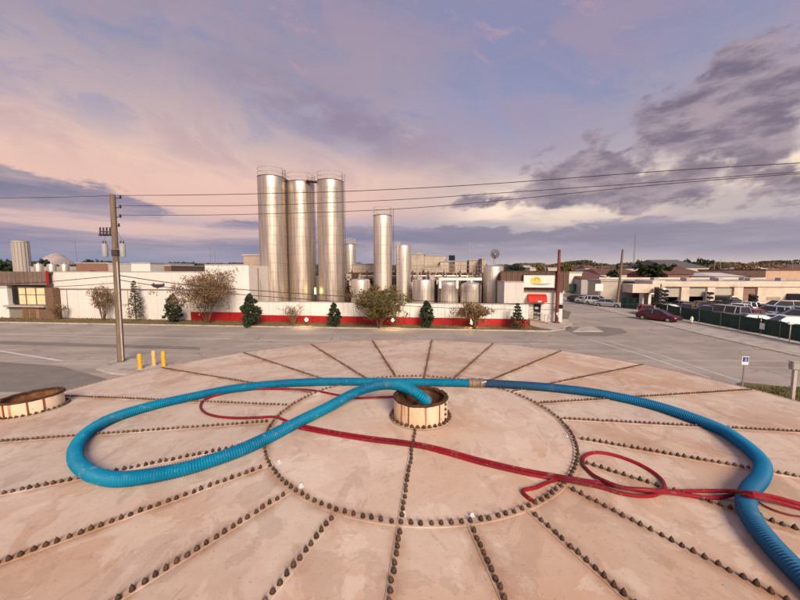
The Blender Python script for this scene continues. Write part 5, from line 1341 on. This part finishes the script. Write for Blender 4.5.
# tyres stacked on the columns
torus = MB(); vs = []; nA, nB = 16, 6
for i in range(nA):
    for j in range(nB):
        a, b = 2 * PI * i / nA, 2 * PI * j / nB; vs.append(((.27 + .1 * math.cos(b)) * math.cos(a), (.27 + .1 * math.cos(b)) * math.sin(a), .11 * math.sin(b)))
torus.add(vs, [(i * nB + j, ((i + 1) % nA) * nB + j, ((i + 1) % nA) * nB + (j + 1) % nB, i * nB + (j + 1) % nB) for i in range(nA) for j in range(nB)])
td = torus.build('tyre', m_tyre, smooth=True).data; D.objects.remove([o for o in D.objects if o.data == td][0])
def tyre_rack(label, px, y0, y1, n, off, rr_=(PI / 2, 0, 0), s=1.5, white=True):
    u, z0 = S.uz(px, y1, off); z1 = S.uz(px, y0, off)[1]; p = S.w(u, off)
    t = thing('tyre_rack', label, 'tyre rack', (p.x, p.y, 0), S.rz, 'tyre racks at the repair shop')
    MB().box(-.28, .28, .1, .5, 0, z1 + .15, bev=.02).build('rack_column', m_white2 if white else m_darkst, t)
    for k in range(n):
        z = z0 + (z1 - z0) * (k + .5) / n; part('tyre', td, t, (0, -.15, z), (rad(12), 0, 0), (s, s, s * 1.1))
tyre_rack('tall pole rack of black tyres left of the first open bay', 657.2, 288, 303, 5, -4.0, s=1.35, white=False)
tyre_rack('tyre rack of spaced black tyres on the white column between shop office and first bay', 664, 289, 304, 4, -1.2, s=1.4)
tyre_rack('tyre rack on the white column between the second and third bays', 709, 291, 304, 3, -.8, s=1.35)
tyre_rack('short tyre rack right of the third bay', 734, 297, 303, 2, -1.0, s=1.3)
tyre_rack('dark tyre stack with a red tyre sign before the brown shutter', 752, 295, 307, 4, -4.0, s=1.6, white=False)

# ---- buildings further off
def block(name, label, px0, px1, topy, Y, dep, m, roof=None, gable=0, boty=None, extra=None):
    a = at(px0, topy, Y); b = at(px1, topy, Y); t = thing(name, label, 'building', (a.x, Y, 0), 0)
    W_ = b.x - a.x; H = a.z
    MB().box(0, W_, 0, dep, 0, H).build('wall', m, t)
    if gable:
        mb = MB(); mb.add([(-.3, -.3, H + .01), (W_ + .3, -.3, H + .01), (W_ + .3, dep + .3, H + .01), (-.3, dep + .3, H + .01), (W_ * .12, dep / 2, H + gable), (W_ * .88, dep / 2, H + gable)], [(0, 1, 5, 4), (2, 3, 4, 5), (1, 2, 5), (3, 0, 4), (0, 3, 2, 1)])
        mb.build('roof', roof or m_roofg, t)
    else: MB().box(-.15, W_ + .15, -.15, dep + .15, H + .003, H + .35).build('roof', roof or m_roofg, t)
    n = max(1, int(W_ / 6))
    if extra == 'windows':
        for k in range(n):
            x = W_ * (k + .5) / n; f = MB().box(x - .9, x + .9, -.06, -.003, H * .45, H * .72).build('window', m_black, t); MB().box(x - 1, x + 1, -.14, -.003, H * .45 - .14, H * .45 - .02).build('sill', m_cap, f)
    if extra == 'doors':
        for k in range(n):
            x = W_ * (k + .5) / n; MB().box(x - 1.6, x + 1.6, -.08, -.003, .1, min(H * .7, 3.6)).build('shutter', m_cap, t)
    return t
m_bw = mat('beige_block_wall', (.52, .45, .39), .85, var=.08, scale=.5); m_pink = mat('pinkish_wall', (.56, .38, .28), .85, var=.1, scale=.5); m_rb = mat('red_brown_roof', (.17, .085, .065), .85, var=.2, scale=.6)
m_wr = mat('white_roof', (.62, .60, .58), .7); m_bb = mat('dull_red_brick', (.28, .15, .11), .9, var=.2, scale=3); m_gw = mat('grey_block', (.44, .41, .39), .85)
block('beige_warehouse', 'plain beige warehouse wall behind the white parked cars', 601, 637, 281.5, 72, 5, m_bw)
t = block('store', 'white-fronted store with a dark green awning up the side street', 563, 582, 273, 96, 20, m_white)
p = at(572.5, 287, 95).x - at(563, 273, 96).x
MB().box(1, 5.1, -1.4, -.02, at(570, 291, 95).z, at(570, 284, 95).z).build('green_awning', m_scr, t)
block('brown_roof_store', 'brown-roofed store between the white store and the beige warehouse', 581.5, 612, 279, 92, 22, m_gw, roof=m_rb, gable=2.0, extra='doors')
t = thing('street_sign', 'square white sign board on a short post before the beige warehouse', 'sign', (at(599, 290, 69).x, 69, 0))
MB().box(-.8, .8, -.06, .06, at(599, 291, 69).z, at(599, 283.8, 69).z).build('sign_board', m_white2, t); MB().box(-.07, .07, -.04, .04, 0, at(599, 291, 69).z - .01).build('post', m_gal, t)
block('low_store', 'long low store with a brown roof behind the repair shop', 600, 646, 274.5, 125, 20, m_bw, roof=m_rb, gable=2.2)
block('low_store', 'brown gabled building behind the repair shop roof', 668, 706, 274.5, 100, 18, m_bb, roof=m_rb, gable=2.6)
block('hip_roofed_hall', 'far hall with a dark grey hipped roof above the repair shop', 668, 709, 267.8, 190, 40, m_bw, roof=mat('dark_grey_roof', (.13, .12, .12), .8), gable=5, extra='windows')
block('beige_store', 'beige flat-roofed store behind the right part of the repair shop', 697, 742, 272.8, 118, 22, m_bw)
block('pink_store', 'pinkish-orange store with red marks on its parapet at the right edge', 766, 850, 270.5, 88, 20, m_pink, roof=m_rb)
t = block('white_roof_store', 'low store with a long white sloped roof right of centre-right', 716, 778, 276.5, 92, 16, m_cream, roof=m_wr, gable=1.0)
x0 = at(772, 280, 91).x - at(716, 276.5, 92).x
mm = mat('red_sign_marks', (.28, .03, .04), .6)
for k in range(4): MB().box(x0 + k * .72, x0 + k * .72 + .5, -.5, -.42, at(770, 282.5, 91).z, at(770, 280, 91).z).build('red_mark', mm, t)
block('long_shed', 'long far shed with a bright metal roof at the right', 752, 795, 272, 150, 20, m_gw, roof=m_wr, gable=2.5)
block('red_roof_shed', 'far red-brown roofed shed at the right edge', 778, 850, 270, 170, 25, m_bb, roof=m_rb, gable=3)
block('brick_block', 'far brick building left of the pole transformers, above the warehouse', 76, 108, 263.5, 120, 30, m_bb, extra='windows')
block('grey_block', 'far grey-beige building with a row of windows right of the wooden pole', 108, 131, 264.2, 118, 25, m_gw, extra='windows')
block('pale_block', 'far pale building beside the row-windowed grey one', 131, 150, 263.5, 118, 25, m_white)
block('brown_block', 'far low brown building over the warehouse roof', 150, 171, 266, 125, 25, m_brown)
block('pale_shed', 'far pale low shed behind the warehouse roof at left', 30, 76, 267.5, 140, 25, m_gw)
block('pale_shed', 'far pale roof strip above the office', 530, 557, 268.2, 170, 25, m_bw, roof=m_roofg)
block('flat_hall', 'far flat-roofed pale hall left of the dark street tree', 606, 650, 269.6, 210, 40, m_bw, roof=m_wr)
block('flat_hall', 'far flat pale hall above the right end of the repair shop', 704, 738, 270, 230, 30, m_bw)

# far white tower and small silos on the left
c = at(20, 241, 150); r = 6.0 / FPX * 150
t = thing('concrete_tower', 'tall pale round tower far behind the corner shop', 'tower', (c.x, 150, 0))
mb = MB(); mb.lathe([(r, 0), (r, c.z - .8), (r * 1.04, c.z - .7), (r * 1.04, c.z), (r * .9, c.z), (r * .9, c.z - .3), (0, c.z - .3)], 16, cap=False); mb.build('shell', mat('pale_tower_concrete', (.42, .38, .35), .85, var=.12, scale=.3, stretch=(1, 1, .1)), t)
mb = MB()
for k in range(16):
    a = 2 * PI * k / 16; mb.box(r - .05, r + .18, -.18, .18, 0, c.z - .8, mtx=Matrix.Rotation(a, 4, 'Z'))
mb.build('ribs', mat('tower_rib', (.48, .43, .39), .8), t)
for px, lb in ((38.5, 'left'), (51.5, 'middle'), (64.5, 'right')):
    silo('storage_silo', f'{lb} one of three small far silos right of the pale round tower', px - 3.6, px + 3.6, 264.5, 135, m_sil2, rail=False, lid='cone', cat='silo', group='three small far silos', band=3)
# pale stockpile mound
mb = MB(); n = 40
def mound(name, x0, x1, Y, H, m, seed, jag=.12, dep=40):
    mb = MB(); r = random.Random(seed); vs = []; N = 36; M = 8
    for i in range(N + 1):
        f = i / N; h = H * (max(0, math.sin(PI * f)) ** .8) * (1 + jag * noise.noise((f * 6, seed, 0)) * 2)
        for j in range(M + 1):
            g = j / M; vs.append((x0 + (x1 - x0) * f, Y + (g - .5) * dep, max(0, h * math.sin(PI * g)) + .01))
    mb.add(vs, [(i * (M + 1) + j, (i + 1) * (M + 1) + j, (i + 1) * (M + 1) + j + 1, i * (M + 1) + j + 1) for i in range(N) for j in range(M)])
    o = mb.build(name, m, smooth=True); o['kind'] = 'structure'; return o
mound('stockpile_hill', at(41, 262, 420).x, at(70, 262, 420).x, 420, at(54, 254, 420).z, mat('pale_pink_stockpile', (.44, .37, .37), .95, var=.1, scale=.02), 3, dep=60)

# masts
for (px, ty, Y, lb) in ((75, 240, 160, 'thin mast above the far brick building at left'), (210, 247, 140, 'taller of two thin masts behind the warehouse'), (214.5, 250, 140, 'shorter of two thin masts behind the warehouse'),
                        (470, 242, 90, 'thin mast rising above the process building roof units'), (508, 256, 150, 'short thin mast above the office roof'), (602.5, 259, 150, 'short mast left of the leaning pole'),
                        (715, 260, 200, 'left one of two short masts above the hipped roof'), (721, 259, 200, 'right one of two short masts above the hipped roof'), (793, 261, 170, 'mast near the right edge of the picture')):
    p = at(px, ty, Y); t = thing('mast', lb, 'mast', (p.x, Y, 0), 0, 'thin masts on the skyline'); MB().tube([(0, 0, 0), (0, 0, p.z)], [.16 * Y / 150, .07 * Y / 150], 5).build('pole', m_gal, t); MB().lathe([(.3, 0), (.3, .3), (.2, .35)], 8).build('footing', m_conc, t)
p = at(635.3, 235, 230); t = thing('lattice_mast', 'tall lattice radio mast right of the leaning utility pole', 'mast', (p.x, 230, 0))
mb = MB(); Hh = p.z
for k in range(3): a = 2 * PI * k / 3; mb.tube([(.8 * math.cos(a), .8 * math.sin(a), 0), (.3 * math.cos(a), .3 * math.sin(a), Hh)], .09, 4)
for i in range(20):
    z0, z1 = Hh * i / 20, Hh * (i + 1) / 20
    for k in range(3):
        a, b = 2 * PI * k / 3, 2 * PI * (k + 1) / 3; mb.tube([(.8 * math.cos(a) * (1 - .6 * i / 20), .8 * math.sin(a) * (1 - .6 * i / 20), z0), (.8 * math.cos(b) * (1 - .6 * i / 20), .8 * math.sin(b) * (1 - .6 * i / 20), z1)], .05, 3)
mb.build('lattice', m_gal, t); MB().tube([(0, 0, Hh), (0, 0, Hh + 4)], .06, 4).build('antenna', m_gal, t)

# far trees one can tell apart
def tree_far(label, px, toppy, wpx, Y, kind, lm, seed, n=1400, size=.5):
    p = at(px, toppy, Y); tree(label, p.x, Y, p.z, wpx / FPX * Y, kind, lm, n=n, size=size, z0=0, seed=seed, name='distant_tree', group='trees beyond the buildings')
tree_far('broad dark green tree above the left end of the repair shop roof', 657, 264.5, 26, 105, 'round', L_green, 31, 3800, .42)
tree_far('dark tree beside the brown-roofed store on the side street', 614.5, 268, 9, 100, 'round', L_dark, 32, 1200, .35)
tree_far('bare brown tree above the beige store at right', 745, 264.5, 26, 150, 'round', L_brown, 33, 2200, .5)
tree_far('bare brown wide tree right of the other bare tree', 766, 265.5, 24, 160, 'round', L_brown, 34, 2000, .5)
tree_far('tree top over the corner shop roof at the far left edge', 2, 262, 16, 170, 'round', L_dark, 35, 2200, .6)
tree_far('dark tree between the pale tower and the stockpile', 44, 259, 12, 200, 'round', L_dark, 36, 1500, .7)
tree_far('dark round tree top above the far brick building', 89, 261, 13, 170, 'round', L_green, 37, 1800, .6)
tree_far('dark tree top above the far low brown building', 190, 263.5, 20, 210, 'round', L_green, 38, 2400, .7)
tree_far('dark tree above the white container', 513, 264.5, 18, 150, 'round', L_dark, 39, 2200, .55)
tree_far('olive tree over the office roof', 542, 266.8, 14, 120, 'round', L_olive, 40, 1800, .42)
tree_far('brownish tree top right of the red steel pole', 568, 264, 13, 150, 'round', L_olive, 41, 1700, .5)
tree_far('low dark tree behind the hall at the centre right', 695, 262, 18, 260, 'round', L_green, 42, 2000, .9)
# the far wood that reads as one mass
def wood(name, Y, px0, px1, ty, amp, lm, seed, n, size):
    r = random.Random(seed); mb = MB(); x0, x1 = at(px0, 268, Y).x, at(px1, 268, Y).x; H = at(400, ty, Y).z
    for _ in range(n):
        x = r.uniform(x0, x1); y = Y + r.uniform(-12, 30)
        h = H * (1 + amp * (noise.noise((x * .018, seed, 0)) + .6 * noise.noise((x * .06, seed, 4)))); z = h * (1 - r.random() ** 2.2)
        a = Vector((r.gauss(0, 1), r.gauss(0, .5), r.gauss(0, 1))).normalized() * size * r.uniform(.5, 1.3); b = a.cross(Vector((r.gauss(0, .3), 1, r.gauss(0, .3)))).normalized() * size * .7
        p = Vector((x, y, z)); mb.add([p - a, p + b, p + a, p - b], [(0, 1, 2, 3)])
    o = mb.build(name, lm); o['kind'] = 'stuff'
wood('distant_wood', 480, -120, 930, 264.2, .42, L_wood, 5, 26000, 1.7)
wood('distant_wood', 330, 500, 940, 266.8, .55, L_wood2, 6, 15000, 1.2)
wood('distant_wood', 300, -150, 260, 265.6, .5, L_wood, 8, 10000, 1.2)
# rooftops mixed into the far trees
rr = random.Random(21)
for k, (px, lb) in enumerate(((525, 'tiny white far house above the white container'), (585, 'tiny pale far house left of the leaning pole'), (640, 'tiny far house behind the lattice mast'), (735, 'tiny pale far house among bare trees'), (786, 'tiny far white building near the right edge'), (118, 'tiny far pale house above the warehouse'), (160, 'tiny far white house right of the pale block'), (508, 'tiny pink-walled far house above the container'))):
    block('far_house', lb, px, px + rr.uniform(8, 13), 267.8 + rr.random(), 235 + 8 * k, 12, (m_white, m_bw, m_pink)[k % 3], roof=(m_roofg, m_rb)[k % 2], gable=2.2)
